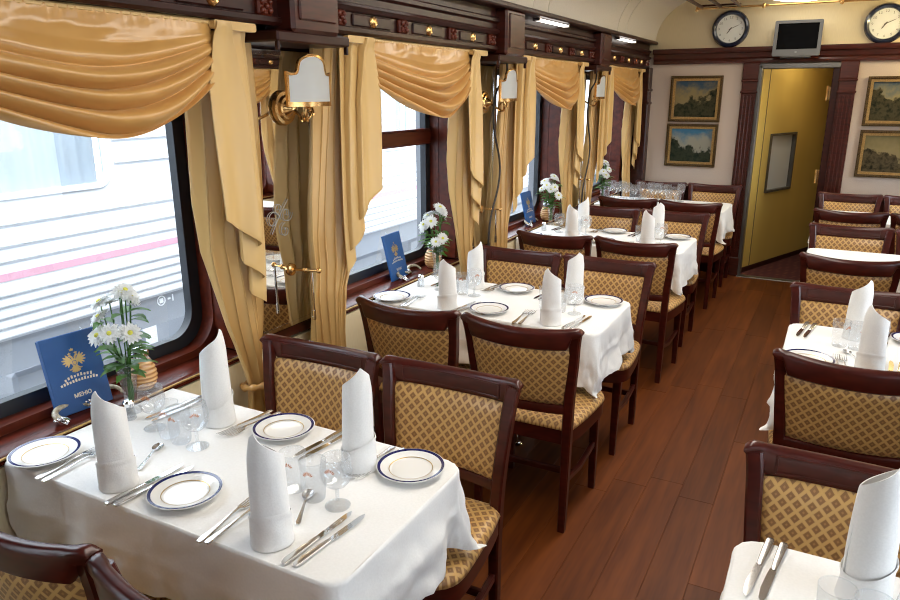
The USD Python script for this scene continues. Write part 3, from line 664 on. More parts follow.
PAINTS = [((.632, 1.650), (.470, .42), painting_mat('landscape_one', 1, (.035, .07, .11), (.22, .17, .08), (.008, .012, .006), (.05, .045, .022), -.9), 'upper of the two gilt framed dark landscapes between the window wall and the doorway'),
          ((.628, 1.222), (.470, .40), painting_mat('landscape_two', 4, (.05, .15, .24), (.26, .25, .20), (.008, .014, .010), (.030, .035, .020), .9), 'lower of the two gilt framed landscapes between the window wall and the doorway, bluer sky'),
          ((2.285, 1.632), (.50, .41), painting_mat('landscape_three', 7, (.07, .10, .12), (.24, .20, .10), (.010, .012, .006), (.06, .05, .025), 1.6), 'upper of the two gilt framed landscapes beyond the doorway, tall dark tree'),
          ((2.285, 1.195), (.50, .40), painting_mat('landscape_four', 10, (.16, .13, .06), (.22, .17, .08), (.012, .010, .005), (.08, .06, .03), 1.2), 'lower of the two gilt framed landscapes beyond the doorway, brown ruins')]
for (x, z), (w_, h_), pm, lab in PAINTS:
    t = xf('framed_painting', (x, YE, z), cat='painting', label=lab, group='gilt framed landscapes', ry=0)
    o = sbox(-w_/2, -h_/2, w_/2, h_/2); i1, i2 = o.buffer(-.022, join_style=2), o.buffer(-.046, join_style=2)
    part(t, 'outer_frame', cat_([tf(extr(o.difference(o.buffer(-.024, join_style=2)), .028), XZ()), tf(extr(o.buffer(-.006, join_style=2).difference(o.buffer(-.018, join_style=2)), .036), XZ())]), grainy('dark_gilt', (.03, .018, .006), (.17, .10, .035), (90, 90, 90), .4, .3, 3, metallic=.6) if (x, z) == PAINTS[0][0] else '/World/Looks/dark_gilt')
    part(t, 'inner_frame', tf(extr(i1.difference(i2), .020), XZ()), GILT)
    beads = [sphere((sx, -.036, sz), .0065, 1) for s in (-1, 1) for sx, sz in [(xx, s*(h_/2-.012)) for xx in np.linspace(-w_/2+.012, w_/2-.012, 26)] + [(s*(w_/2-.012), zz) for zz in np.linspace(-h_/2+.03, h_/2-.03, 22)]]
    part(t, 'beading', cat_(beads), '/World/Looks/dark_gilt', kind='stuff')
    part(t, 'canvas', tf(extr(i2.buffer(.004), .006), XZ()), pm, False, label='dark oil landscape canvas')

# ================================================================== CHAIRS
def b_chair():
    t = xf('dining_chair', cat='chair', label='x')
    ZTOP = .885
    def ctr(s): return spline([(s*.186, .0, 0), (s*.188, .006, .22), (s*.190, .006, .44), (s*.197, -.004, .60), (s*.209, -.018, .74), (s*.217, -.034, .83), (s*.222, -.040, ZTOP-.026)], 30)
    for s in (-1, 1):
        c = ctr(s); hz = c[:, 2]
        part(t, 'back_post', sweep_rect(c, np.interp(hz, [0, .44, .7, .84, ZTOP], [.030, .038, .038, .040, .040]), np.interp(hz, [0, .44, .8, ZTOP], [.032, .042, .034, .036]), (0, 1, 0), .3), CHAIRW)
    def bowed(x0, x1, zlo, zhi, ymid, yend, th, n=24, zl=None, zh=None):
        x = np.linspace(x0, x1, n); f = 1-(x/max(abs(x0), abs(x1)))**2
        yc = yend+(ymid-yend)*f
        A, B = [], []
        for i in range(n):
            lo = zlo if zl is None else zl(x[i]); hi = zhi if zh is None else zh(x[i]); h = hi-lo
            z = np.array([lo, lo+.08*h, lo+.25*h, lo+.5*h, lo+.75*h, lo+.92*h, hi]); bulge = np.array([.3, .8, 1, 1, 1, .8, .3])*th/2
            A.append(np.stack([np.full(7, x[i]), yc[i]+bulge, z], -1)); B.append(np.stack([np.full(7, x[i]), yc[i]-bulge, z], -1))
        return solid_sheet(np.array(A), np.array(B))
    top = lambda x: ZTOP-.018+.014*(x/.22)**2
    rail = part(t, 'top_rail', bowed(-.246, .246, None, None, -.083, -.038, .036, 56, lambda x: .788+.010*(x/.22)**2+.046*np.clip((abs(x)-.196)/.012, 0, 1)+.012*np.clip((abs(x)-.236)/.010, 0, 1)**2, lambda x: top(x)-.016*np.clip((abs(x)-.228)/.018, 0, 1)**2), CHAIRW)
    pr = []
    for zf, hz_ in ((.806, .006), (.850, .006)):
        x = np.linspace(-.17, .17, 18); y = -.083+.045*(x/.232)**2+.0162
        pr.append(sweep_rect(np.stack([x, y, np.full(18, zf)+.010*(x/.22)**2], -1), .006, .004, (0, 1, 0)))
    for s in (-1, 1): pr.append(box((s*.17-.003, -.083+.045*(.17/.232)**2+.014, .812), (s*.17+.003, -.083+.045*(.17/.232)**2+.0185, .858)))
    part(rail if False else t, 'rail_moulding', cat_(pr), CHAIRW)
    part(t, 'bottom_rail', bowed(-.192, .192, .515, .555, -.030, -.002, .026, 20), CHAIRW)
    def zb(x): return .552
    xx = np.linspace(-1, 1, 26); zz = np.linspace(.553, .798, 12); A, B = [], []
    for a in xx:
        ra, rb = [], []
        for z in zz:
            f = (z-.553)/.245; half = .178+.030*f; yc = (-.030-.050*f)*(1-a*a)+(-.002-.034*f)*a*a
            pad = .019*(1-abs(a)**6)**.5*(1-abs(2*f-1)**6)**.5+.004
            ra.append((a*half, yc+pad, z)); rb.append((a*half, yc-pad*.8, z))
        A.append(ra); B.append(rb)
    part(t, 'backrest', solid_sheet(np.array(A), np.array(B)), FAB_BACK, True, label='padded gold diamond patterned backrest')
    outl = Polygon(spline([(-.200, -.005), (-.222, .12), (-.236, .28), (-.222, .385), (-.16, .425), (0, .437), (.16, .425), (.222, .385), (.236, .28), (.222, .12), (.200, -.005)], 60))
    part(t, 'seat_frame', extr(outl.difference(outl.buffer(-.10)), .062, .385), CHAIRW)
    lv = [(.004, .447), (.002, .458), (-.004, .468), (-.016, .476), (-.05, .482)]
    ring0 = np.array(outl.exterior.coords)[:-1]; cen = ring0.mean(0)
    rows = [np.c_[cen+(ring0-cen)*(1+d/.22), np.full(len(ring0), z)] for d, z in [(-.01, .44)]+lv]
    rows.append(np.c_[cen+(ring0-cen)*.4, np.full(len(ring0), .489)]); rows.append(np.c_[np.repeat(cen[None], len(ring0), 0), np.full(len(ring0), .491)])
    m = grid(np.array(rows), close_v=True); m.merge_vertices(); m.update_faces(m.nondegenerate_faces()); trimesh.repair.fix_normals(m)
    part(t, 'seat', m, FAB_SEAT, True, label='padded gold diamond patterned seat')
    for s in (-1, 1):
        part(t, 'front_leg', sweep_rect(spline([(s*.195, .385, 0), (s*.196, .380, .2), (s*.197, .370, .40)], 12), np.linspace(.028, .040, 12), np.linspace(.028, .040, 12)), CHAIRW)
        part(t, 'side_stretcher', sweep_rect([(s*.188, .01, .225), (s*.192, .19, .20), (s*.196, .375, .225)], .020, .026, (0, 0, 1)), CHAIRW)
    part(t, 'cross_stretcher', sweep_rect([(-.19, .10, .213), (0, .10, .213), (.19, .10, .213)], .018, .026, (0, 0, 1)), CHAIRW)
    return t
chair = Kind(b_chair)
ORD = ('first', 'second', 'third', 'fourth')
WT = ['the %s window table' % o for o in ORD]; AT = ['the %s table across the aisle' % o for o in ORD]
def chairs(xs, row, names, k, front, back):
    for side, rz, yo, words in (('near', 0, front, 'back turned to the camera'), ('far', 180, back, 'facing the camera')):
        if yo is None: continue
        for x, place in xs:
            chair((x+(.085 if k == 0 and side == 'near' else 0)+rng.uniform(-.006, .006), k*P+yo+rng.uniform(-.008, .008), 0), rz+rng.uniform(-2, 2),
                  label='gold patterned mahogany chair, %s, %s seat at %s' % ('back view' if rz == 0 else 'front view', place, names[k][4:]), group='mahogany dining chairs')
for k in range(4):
    chairs(((.400, 'window side'), (.901, 'aisle side')), 0, WT, k, -.565 if k else -.50, .55 if k < 3 else .60)
    chairs(((2.022, 'aisle side'), (2.516, 'wall side')), 1, AT, k, None if k == 0 else (-.44 if k == 1 else -.50), .455)

# ================================================================== TABLES AND CLOTHS
TD = .56; TX0, TX1 = .012, 1.112
def cloth_mesh(seed, wall_x=True, ov=.235):
    """Linen over a tabletop, local x from 0 to 1.10 (wall at 0), y about 0; z relative to the top."""
    Lx, D, rc = TX1-TX0, TD, .055
    def axis(lo, hi, o0, o1, n):
        pts = [np.linspace(lo-o0, lo, max(2, int(o0/.011)), endpoint=False)] if o0 > 0 else []
        pts += [np.linspace(lo, hi, n)]
        pts += [np.linspace(hi, hi+o1, int(o1/.011))[1:], np.array([hi+.002, hi+.005, hi+.008, hi-.003, hi-.008])]
        if o0 > 0: pts += [np.array([lo-.002, lo-.005, lo-.008, lo+.003, lo+.008])]
        return np.unique(np.round(np.concatenate(pts), 5))
    X, Y = np.meshgrid(axis(0, Lx, 0, ov, 46), axis(-D/2, D/2, ov, ov, 30), indexing='ij')
    qx = np.clip(X, -1, Lx-rc); qy = np.clip(Y, -D/2+rc, D/2-rc)
    dx, dy = X-qx, Y-qy; d0 = np.hypot(dx, dy); out = np.maximum(d0-rc, 0)
    nx, ny = np.where(d0 > 1e-9, dx/np.maximum(d0, 1e-9), 0), np.where(d0 > 1e-9, dy/np.maximum(d0, 1e-9), 0)
    ex, ey = np.where(out > 0, qx+nx*rc, X), np.where(out > 0, qy+ny*rc, Y)
    corner = (np.abs(nx*ny)*2)**1.0*np.clip(out/.08, 0, 1)
    th = np.arctan2(ny, nx)
    s = np.where(np.abs(ny) > .7, ex, ey)
    g = np.random.default_rng(seed); ph = g.uniform(0, 6, 6)
    f = np.clip(out/ov, 0, 1.5)
    fold = (.010*np.sin(s*17+ph[0])+.006*np.sin(s*31+ph[1]+2*f))*f**1.2*(1-corner)
    cf = corner*(.030*f*(.6+.4*np.cos(6*(np.abs(th)-PI/4))))
    r = .006*np.clip(out/.01, 0, 1)+.10*np.minimum(out, .2)*.35+fold+cf
    wr = (meshkit.fbm(np.stack([X*9, Y*9, 0*X+seed], -1), 3, seed)-.5)
    r = r+.055*wr*f+.02*(meshkit.fbm(np.stack([s*22, out*16, 0*X+seed], -1), 2, seed+9)-.5)*f
    z = -np.maximum(out-.004, 0)*(1-.06*corner)
    floor_ = -.262
    z = np.where(z < floor_+.03, floor_+.03-.03*(1-np.exp((z-floor_-.03)/.03)), z)
    z = z+.0012*wr*(out <= 0)
    r = r+.0055*np.clip(f*2, 0, 1)*(np.exp(-np.abs(s-.28)/.011)+np.exp(-np.abs(s-.62)/.011)+np.exp(-np.abs(s-.93)/.011)+np.exp(-np.abs(s-.05)/.011)*(np.abs(nx) > .7)+.8*np.exp(-np.abs(out-.12)/.010))*(1-corner)
    crease = .0012*np.exp(-((X-.28)/.004)**2)+.0012*np.exp(-((X-.83)/.004)**2)+.001*np.exp(-((Y)/.004)**2)
    Pt = np.stack([ex+nx*r, ey+ny*r, z+crease*(out <= 0)], -1)
    inner = Pt.copy(); inner[..., 2] -= .0022*(out <= 0); inner[..., 0] -= nx*.0022*(out > 0); inner[..., 1] -= ny*.0022*(out > 0)
    return solid_sheet(Pt, inner)
def b_table():
    t = xf('dining_table', cat='table', label='x')
    part(t, 'tabletop', extr(rrect(0, -TD/2, TX1-TX0, TD/2, .05), .026, -.030), WOODD)
    for x, y in ((.632, -.05), (.632, .05)):
        part(t, 'leg', tube([(x, y, -.03), (x, y, -.755)], .010, 16), CHROME, label='chrome tube leg')
        part(t, 'foot', lathe([(0, 0), (.024, 0), (.024, .006), (.014, .014), (0, .014)], 20).apply_translation((x, y, -.755)), CHROME)
    part(t, 'wall_bracket', box((0, -.20, -.09), (.03, .20, -.03), .004), WOODD)
    return t
table = Kind(b_table)
for row, names, x0 in ((0, WT, TX0), (1, AT, 1.80)):
    for k in range(4):
        nm = names[k][4:]
        yc = k*P+(.03 if (row == 0 and k == 3) else 0)
        if row == 0: table((x0, yc, ZT-.0025), label='narrow dining table under a white cloth, %s' % nm, group='dining tables')
        else: table((W-.012, yc, ZT-.0025), 180, label='narrow dining table under a white cloth, %s' % nm, group='dining tables')
        if row == 0:
            solo('tablecloth', cloth_mesh(11+k).apply_translation((x0, yc, ZT)), CLOTH, 'white linen cloth hanging over the %s' % nm, 'tablecloth', 'white tablecloths', True)
        else:
            m = cloth_mesh(31+k); m.apply_transform(trimesh.transformations.rotation_matrix(PI, (0, 0, 1))); m.apply_translation((W-.012, yc, ZT))
            solo('tablecloth', m, CLOTH, 'white linen cloth hanging over the %s' % nm, 'tablecloth', 'white tablecloths', True)

# ================================================================== TABLEWARE
def b_plate():
    t = xf('side_plate', cat='plate', label='x')
    part(t, 'dish', lathe([(0, .004), (.050, .004), (.056, .006), (.066, .011), (.089, .0165), (.090, .018), (.0885, .0185), (.066, .0135), (.055, .0085), (.048, .0065), (0, .0065)][::1], 48), PORC)
    part(t, 'blue_band', lathe([(.0800, .01685), (.0875, .01845), (.0875, .0190), (.0800, .0174)], 48), COBALT, label='cobalt blue rim band')
    part(t, 'gold_line', lathe([(.0560, .00935), (.0580, .01025), (.0580, .0107), (.0560, .0098)], 48), GOLDL, label='thin gilt line')
    part(t, 'foot_ring', lathe([(.045, 0), (.050, 0), (.052, .005), (.043, .005)], 40), PORC)
    return t
plate = Kind(b_plate)
def napkin_mesh(seed):
    H, R = .246, .0405
    th = np.linspace(-PI*1.0, PI*1.25, 96); T = np.linspace(0, 1, 40); A = []
    for a in th:
        aa = abs(a) if a <= PI else 0
        rr = R+.003*(a+PI)/(2*PI)
        hz = H*(.735+.265*(1-aa/PI)**1.25) if a <= PI else H*.735*(1-.25*(a-PI))
        row = []
        for t_ in T:
            z = hz*t_; r = rr*(1-.10*t_**2)+.0010*math.sin(3*a+5*t_)
            e = max(0, (z-H*.735)/(H*.265))           # the free tip leans over and flattens
            row.append((r*math.cos(a)-.010*e*e, r*math.sin(a)*(1-.15*e), z))
        A.append(row)
    A = np.array(A); n = A.copy(); n[..., 2] = 0; n /= np.linalg.norm(n, axis=-1, keepdims=True)+1e-9
    return solid_sheet(A, A-n*.0022)
def cuff_mesh(seed):
    a = np.linspace(0, 2*PI, 64, endpoint=False); rows = []; h = .064+.016*np.sin(a+.6)
    for f in np.linspace(0, 1, 14):
        r = .0450+.0035*(1-f)**2+.0022*np.exp(-((f-.94)/.06)**2)+.0008*np.sin(4*a+6*f)
        rows.append(np.stack([r*np.cos(a), r*np.sin(a), h*f], -1))
    rows.append(np.stack([.0435*np.cos(a), .0435*np.sin(a), h-.003], -1)); rows.append(np.stack([.0435*np.cos(a), .0435*np.sin(a), h*.3], -1))
    m = grid(np.array(rows), close_v=True); trimesh.repair.fix_normals(m); return m
def b_napkin():
    t = xf('folded_napkin', cat='napkin', label='x'); part(t, 'roll', napkin_mesh(3), NAPKIN, 50); part(t, 'cuff', cuff_mesh(3), NAPKIN, 50); return t
napkin = Kind(b_napkin)
def flatbar(pts, wid, th):
    p = np.asarray(pts, float); return sweep_rect(p, wid, th, (0, 0, 1), .35)
def b_knife():
    t = xf('table_knife', cat='knife', label='x')
    part(t, 'handle', flatbar([(0, -.11, .004), (0, -.10, .005), (0, -.05, .005), (0, -.008, .004), (0, .0, .0035)], [.012, .017, .015, .011, .009], [.006, .008, .007, .006, .004]), STEEL)
    bl = Polygon([(-.006, -.004), (.007, -.004), (.0085, .02), (.0095, .07), (.006, .105), (-.002, .118), (-.0065, .10), (-.0065, .02)])
    part(t, 'blade', extr(bl, .0018, .0025), CHROME); return t
knife = Kind(b_knife)
def b_fork():
    t = xf('table_fork', cat='fork', label='x')
    part(t, 'handle', flatbar([(0, -.105, .004), (0, -.095, .0045), (0, -.05, .005), (0, .0, .008), (0, .03, .009), (0, .045, .006)], [.012, .018, .012, .006, .007, .018], [.003, .0035, .003, .003, .003, .0022]), STEEL)
    for i in range(4):
        x = -.0105+.007*i
        part(t, 'tine', flatbar([(x*.8, .040, .0065), (x, .06, .004), (x, .085, .005), (x*.97, .100, .0085)], [.0045, .0036, .003, .0014], [.002, .002, .002, .0012]), STEEL)
    return t
fork = Kind(b_fork)
def b_spoon():
    t = xf('teaspoon', cat='spoon', label='x')
    part(t, 'handle', flatbar([(0, -.075, .003), (0, -.068, .0035), (0, -.03, .005), (0, .015, .008), (0, .03, .006)], [.008, .013, .008, .005, .008], [.0025, .003, .0025, .0025, .002]), STEEL)
    a = np.linspace(0, 2*PI, 28, endpoint=False); rows = []
    for f in np.linspace(0, 1, 7): rows.append(np.stack([.0145*f*np.cos(a), .048+.022*f*np.sin(a), .0015+.006*f**2+0*a], -1))
    for f in np.linspace(1, 0, 7): rows.append(np.stack([.0145*f*np.cos(a), .048+.022*f*np.sin(a), .0003+.006*f**2+0*a], -1))
    m = grid(np.array(rows), close_v=True); m.merge_vertices(); m.update_faces(m.nondegenerate_faces()); trimesh.repair.fix_normals(m)
    part(t, 'bowl', m, STEEL, True); return t
spoon = Kind(b_spoon)
def emblem_on_glass(R, z, n=7):
    ms = []
    for i in range(n):
        f = i-(n-1)/2; L = .019-.0012*abs(f)
        m = extr(Polygon([(-.0005, .008), (.0005, .008), (.0015, L*.8), (0, L), (-.0015, L*.8)]), .0005)
        m.apply_transform(trimesh.transformations.rotation_matrix(-f*.33, (0, 0, 1))); ms.append(m)
    m = cat_(ms); v = m.vertices.copy(); a = -PI/2+v[:, 0]/R; r = R+v[:, 2]
    m.vertices = np.stack([r*np.cos(a), r*np.sin(a), z+v[:, 1]], -1); return m
def facets(lo, hi, n, amp):
    def w(z, a): return amp*((z > lo) & (z < hi))*(np.abs(np.sin(n*a/2+(z-lo)*120))-.5)
    return w
def b_tumbler():
    t = xf('crystal_tumbler', cat='glass', label='x'); H = .105
    pr = [(0, 0), (.024, 0), (.027, .004)] + [(.027+.006*f, .004+(H-.004)*f) for f in np.linspace(.05, 1, 22)] + [(.0315, H), (.0312, H-.002)]
    part(t, 'body', lathe(pr, 40, facets(.008, .055, 12, .07)), GLASS, 14); part(t, 'print', emblem_on_glass(.0322, .072), DECAL, False, label='rust coloured emblem print'); return t
def b_goblet():
    t = xf('crystal_goblet', cat='glass', label='x')
    bowl_o = [(.006, .050), (.018, .054), (.030, .066), (.0365, .085), (.0375, .10), (.035, .120), (.033, .132)]
    bowl_i = [(.0315, .132), (.0335, .12), (.0358, .10), (.0345, .086), (.028, .069), (.016, .058), (0, .056)]
    pr = [(0, 0), (.030, 0), (.031, .002), (.015, .005), (.006, .010), (.0045, .025), (.005, .044)] + [tuple(p) for p in spline([(a, b) for a, b in bowl_o], 20)] + [(.0315, .132), (.0318, .130)]
    part(t, 'body', lathe(pr, 40, facets(.052, .098, 14, .07)), GLASS, 14); part(t, 'print', emblem_on_glass(.0372, .10), DECAL, False, label='rust coloured emblem print'); return t
def b_wine():
    t = xf('wine_glass', cat='glass', label='x')
    pr = [(0, 0), (.033, 0), (.034, .002), (.014, .006), (.006, .012), (.0042, .035), (.0055, .066)] + [tuple(p) for p in spline([(.006, .070), (.020, .078), (.034, .100), (.037, .125), (.0335, .158)], 20)] + [(.0325, .156)]
    part(t, 'body', lathe(pr, 32), GLASS, 40); return t
wine = Kind(b_wine)
tumbler, goblet = Kind(b_tumbler), Kind(b_goblet)
def b_salt():
    t = xf('salt_shaker', cat='shaker', label='x')
    part(t, 'body', lathe([(0, 0), (.019, 0), (.020, .004), (.014, .042), (.0125, .042), (.0175, .008), (0, .008)], 10), GLASS, False)
    part(t, 'cap', lathe([(.0145, .040), (.0165, .043), (.0165, .054), (.011, .061), (0, .063), (0, .040)], 24), CHROME); return t
salt = Kind(b_salt)

def setting(t, x0, yc, side, w, nm, near_first):
    """One place: bread plate, fork pair, napkin, knife pair; w: place word."""
    d = 1 if side == 'near' else -1
    lab = lambda s: '%s, %s %s place, %s' % (s, side, w, nm)
    return lab
PLACES = {('near', 0): dict(plate=(.085, -.213), forks=((.175, -.20), (.200, -.20)), nap=(.382, -.215), knives=((.448, -.19), (.476, -.185))),
          ('near', 1): dict(plate=(.580, -.182), forks=((.745, -.20), (.772, -.195)), nap=(.888, -.215), knives=((.976, -.165), (1.006, -.16))),
          ('far', 0): dict(plate=(.557, .205), forks=((.425, .19), (.452, .195)), nap=(.340, .170), knives=((.150, .185), (.178, .18))),
          ('far', 1): dict(plate=(1.003, .183), forks=((.890, .165), (.915, .17)), nap=(.872, .140), knives=((.702, .205), (.728, .20)))}
def lay(dx, k, nm, w0, w1, only=None, left=True):
    yc = k*P; z = ZT+.0015
    for (side, j), q in PLACES.items():
        if only and (side, j) not in only: continue
        w = (w0, w1)[j]; rz = 0 if side == 'near' else 180; jr = lambda s=.004: rng.uniform(-s, s); pl = '%s %s place, %s' % (side, w, nm)
        plate((dx+max(q['plate'][0], .185 if dx > 1 else 0)+jr(), yc+q['plate'][1]+jr(), z), rng.uniform(0, 360), 'white side plate with cobalt band, %s' % pl, 'side plates')
        for i, (x, y) in enumerate(q['forks']): fork((dx+x+(.105 if dx > 1 and (side, j) == ('near', 0) else 0), yc+y, z), rz+rng.uniform(-4, 4)+(-6 if side == 'far' else 4), '%s steel fork, %s' % (('outer', 'inner')[i] if side == 'near' else ('inner', 'outer')[i], pl), 'steel forks')
        for i, (x, y) in enumerate(q['knives']): knife((dx+x, yc+y, z), rz+rng.uniform(-2, 2)+(-5 if side == 'near' else -8), '%s steel knife, %s' % (('inner', 'outer')[i] if side == 'near' else ('outer', 'inner')[i], pl), 'steel knives')
        napkin((dx+q['nap'][0]+jr(), yc+q['nap'][1]+jr(), z), NAPROT[(side, j)]+(-50 if dx > 1 else -12*k)+rng.uniform(-8, 8), 'white linen napkin rolled upright, %s' % pl, 'standing rolled napkins', scale=(1, 1, NAPH.get((k, side, j, dx > 1), 1.)))
        if side == 'near':
            spoon((dx+(.335, .865)[j]+jr(), yc-.085+jr(), z), 28+rng.uniform(-5, 5), 'steel teaspoon beyond the napkin, %s' % pl, 'teaspoons')
    cl_ = [(goblet, .205, .045, 'cut crystal goblet standing farthest from the aisle'), (tumbler, .285, .03, 'first cut crystal tumbler'), (tumbler, .343, .02, 'second cut crystal tumbler'), (goblet, .407, .02, 'cut crystal goblet nearest the table middle')]
    cl2 = [(tumbler, .795, -.03, 'first cut crystal tumbler'), (tumbler, .865, -.04, 'second cut crystal tumbler'), (goblet, .935, -.04, 'cut crystal goblet')]
    for cc, ww in ((cl_, w0), (cl2, w1)):
        if only and ww == w1: continue
        for kind_, x, y, what in cc:
            if dx > 1 and x < .25: continue
            kind_((dx+x, yc+y, z), rng.uniform(-25, 25)+ (25), '%s, %s group, %s' % (what, ww, nm), 'cut crystal glasses')
NAPH = {(0, 'near', 0, False): 1.07, (0, 'near', 1, False): 1.09, (0, 'far', 0, False): 1.2, (0, 'far', 1, False): 1.17, (0, 'far', 0, True): 1.28, (1, 'near', 0, False): .95, (1, 'far', 0, False): .97}
NAPROT = {('near', 0): -95, ('near', 1): -100, ('far', 0): 22, ('far', 1): -25}
for k in range(3):
    lay(0, k, WT[k][4:], 'window side', 'aisle side')
    if k < 3: salt((.085, k*P+.055, ZT+.001), 0, 'small glass salt shaker with chrome cap, %s' % WT[k][4:], 'salt shakers')
lay(1.70, 0, AT[0][4:], 'aisle side', 'wall side', only=(('far', 0),))
lay(1.70, 1, AT[1][4:], 'aisle side', 'wall side')
i = 0
for ix in range(8):
    for iy in range(3):
        x, y = .05+ix*.088+rng.uniform(-.012, .012), 3*P-.02+iy*.115+rng.uniform(-.015, .015)
        (wine if (ix+iy) % 4 else tumbler)((x, y, ZT+.0015), rng.uniform(0, 360), 'clear glass, %s from the window in the %s row, fourth window table' % (('first', 'second', 'third', 'fourth', 'fifth', 'sixth', 'seventh', 'eighth')[ix], ('front', 'middle', 'back')[iy]), 'glasses crowded on the fourth window table')

# ------------------------------------------------------------------ menu, vase, flowers, jar on the window shelf
def eagle():
    ps = []
    def wing(s):
        out = [Polygon([(s*.004, .004), (s*.012, .018), (s*.022, .020), (s*.020, .008), (s*.010, -.004)])]
        for i in range(6):
            a = math.radians(62-i*25); L = .026-.0015*abs(i-2)
            e = affinity.translate(affinity.rotate(affinity.scale(Point(0, 0).buffer(1), L/2, .0028), math.degrees(a), origin=(0, 0)), L/2*math.cos(a), L/2*math.sin(a))
            out.append(affinity.translate(affinity.scale(e, s, 1, origin=(0, 0)), s*.012, .008))
        return unary_union(out)
    ps += [wing(1), wing(-1), affinity.scale(Point(0, -.002).buffer(1), .0085, .014, origin=(0, -.002))]
    for s in (-1, 1):
        ps.append(LineString([(s*.003, .008), (s*.005, .018), (s*.009, .022)]).buffer(.0028)); ps.append(Point(s*.010, .0225).buffer(.0036)); ps.append(Polygon([(s*.012, .0245), (s*.0175, .021), (s*.012, .0205)]))
        ps.append(Polygon([(s*.006, .027), (s*.014, .027), (s*.015, .032), (s*.0125, .030), (s*.010, .034), (s*.0075, .030), (s*.005, .032)]))
        ps.append(LineString([(s*.005, -.012), (s*.013, -.020), (s*.018, -.020)]).buffer(.0018))
    ps.append(Polygon([(-.005, .037), (.005, .037), (.0065, .044), (.0035, .041), (0, .047), (-.0035, .041), (-.0065, .044)]))
    for i in range(5):
        a = math.radians(-90+(i-2)*17); ps.append(LineString([(0, -.012), (.020*math.cos(a), -.010+.020*math.sin(a))]).buffer(.0024))
    return unary_union(ps).difference(Polygon([(-.0045, .004), (.0045, .004), (.0045, -.004), (0, -.009), (-.0045, -.004)]).buffer(.0008).exterior.buffer(.0008))
EAG = eagle()
def b_menu():
    t = xf('menu_folder', cat='menu', label='x'); F = frame((0, 0, 0), (0, 1, 0), (0, 0, 1), (1, 0, 0))
    Wm, Hm = .172, .24
    part(t, 'cover', box((-.002, -Wm/2, 0), (.002, Wm/2, Hm), .0015), BLUE); part(t, 'back_cover', box((-.012, -Wm/2, 0), (-.009, Wm/2, Hm), .001), BLUE)
    part(t, 'pages', box((-.009, -Wm/2+.004, .004), (-.002, Wm/2-.004, Hm-.004)), PAPER, False)
    part(t, 'spine', tube([(-.005, -Wm/2, .001), (-.005, -Wm/2, Hm-.001)], .006, 8), BLUE)
    m = extr(affinity.translate(affinity.scale(EAG, 1.0, .98, origin=(0, 0)), 0, .150), .0006, .0018); part(t, 'eagle_emblem', tf(m, F), FGOLD, False, label='gold foil double headed eagle emblem')
    ms = []
    for (n, zc, amp, hw) in ((9, .103, .006, .040), (13, .090, .004, .055)):
        for i in range(n):
            f = -1+2*i/(n-1); ms.append(extr(affinity.rotate(rrect(f*hw-.003, zc+amp*(1-f*f)-.0035, f*hw+.0028, zc+amp*(1-f*f)+.0035+.0015*(i % 3), .001), -f*9), .0006, .0018))
    part(t, 'ribbon_lettering', tf(cat_(ms), F), FSILV, False, label='arched lines of tiny foil lettering', kind='stuff')
    m = meshkit.text_mesh('МЕНЮ', .0125, .0006, True); c = m.bounds.mean(0); m.apply_translation((-c[0], .050-c[1], .0018)); part(t, 'title_lettering', tf(m, F), FSILV, False, label='foil title МЕНЮ')
    return t
menu = Kind(b_menu)
def b_stand():
    t = xf('horn_stand', cat='menu stand', label='x')
    for j, (c, r, a0, a1) in enumerate((((0, -.05), .062, .15*PI, 1.18*PI), ((-.02, .07), .052, -.1*PI, .95*PI))):
        a = np.linspace(a0, a1, 26); f = np.linspace(0, 1, 26)
        pts = np.stack([c[0]+.6*r*np.sin(a)*-1+.02, c[1]+r*np.cos(a), .012+.022*np.sin(PI*f)], -1)
        part(t, 'horn', tube(pts, .0045+.0065*f**.8, 10), HORN, True)
        e, dr = pts[-1], pts[-1]-pts[-3]; dr /= np.linalg.norm(dr)
        part(t, 'ferrule', lathe([(0, -.012), (.012, -.012), (.014, 0), (.012, .012), (0, .012)], 16).apply_transform(trimesh.geometry.align_vectors((0, 0, 1), dr)).apply_translation(e), CHROME)
        for s in (-1, 0, 1):
            q = e+np.array([0, -.018+.004*s, .012+.006*s])+np.array([.012*s, 0, 0]); part(t, 'prong', tube([e, (e+q)/2+np.array([0, 0, .004]), q], [.005, .004, .0025], 7), CHROME); part(t, 'prong_ball', sphere(q, .0045, 1), CHROME)
    return t
stand = Kind(b_stand)
def b_vase():
    t = xf('flower_vase', cat='vase', label='x')
    pr = [(0, 0), (.032, 0), (.033, .006), (.020, .012), (.017, .022)] + [(.017+.017*f**1.6, .022+.135*f) for f in np.linspace(.05, 1, 22)] + [(.0325, .158), (.0322, .155)]
    part(t, 'body', lathe(pr, 36, facets(.03, .12, 10, .05)), GLASS, 40)
    return t
vase = Kind(b_vase)
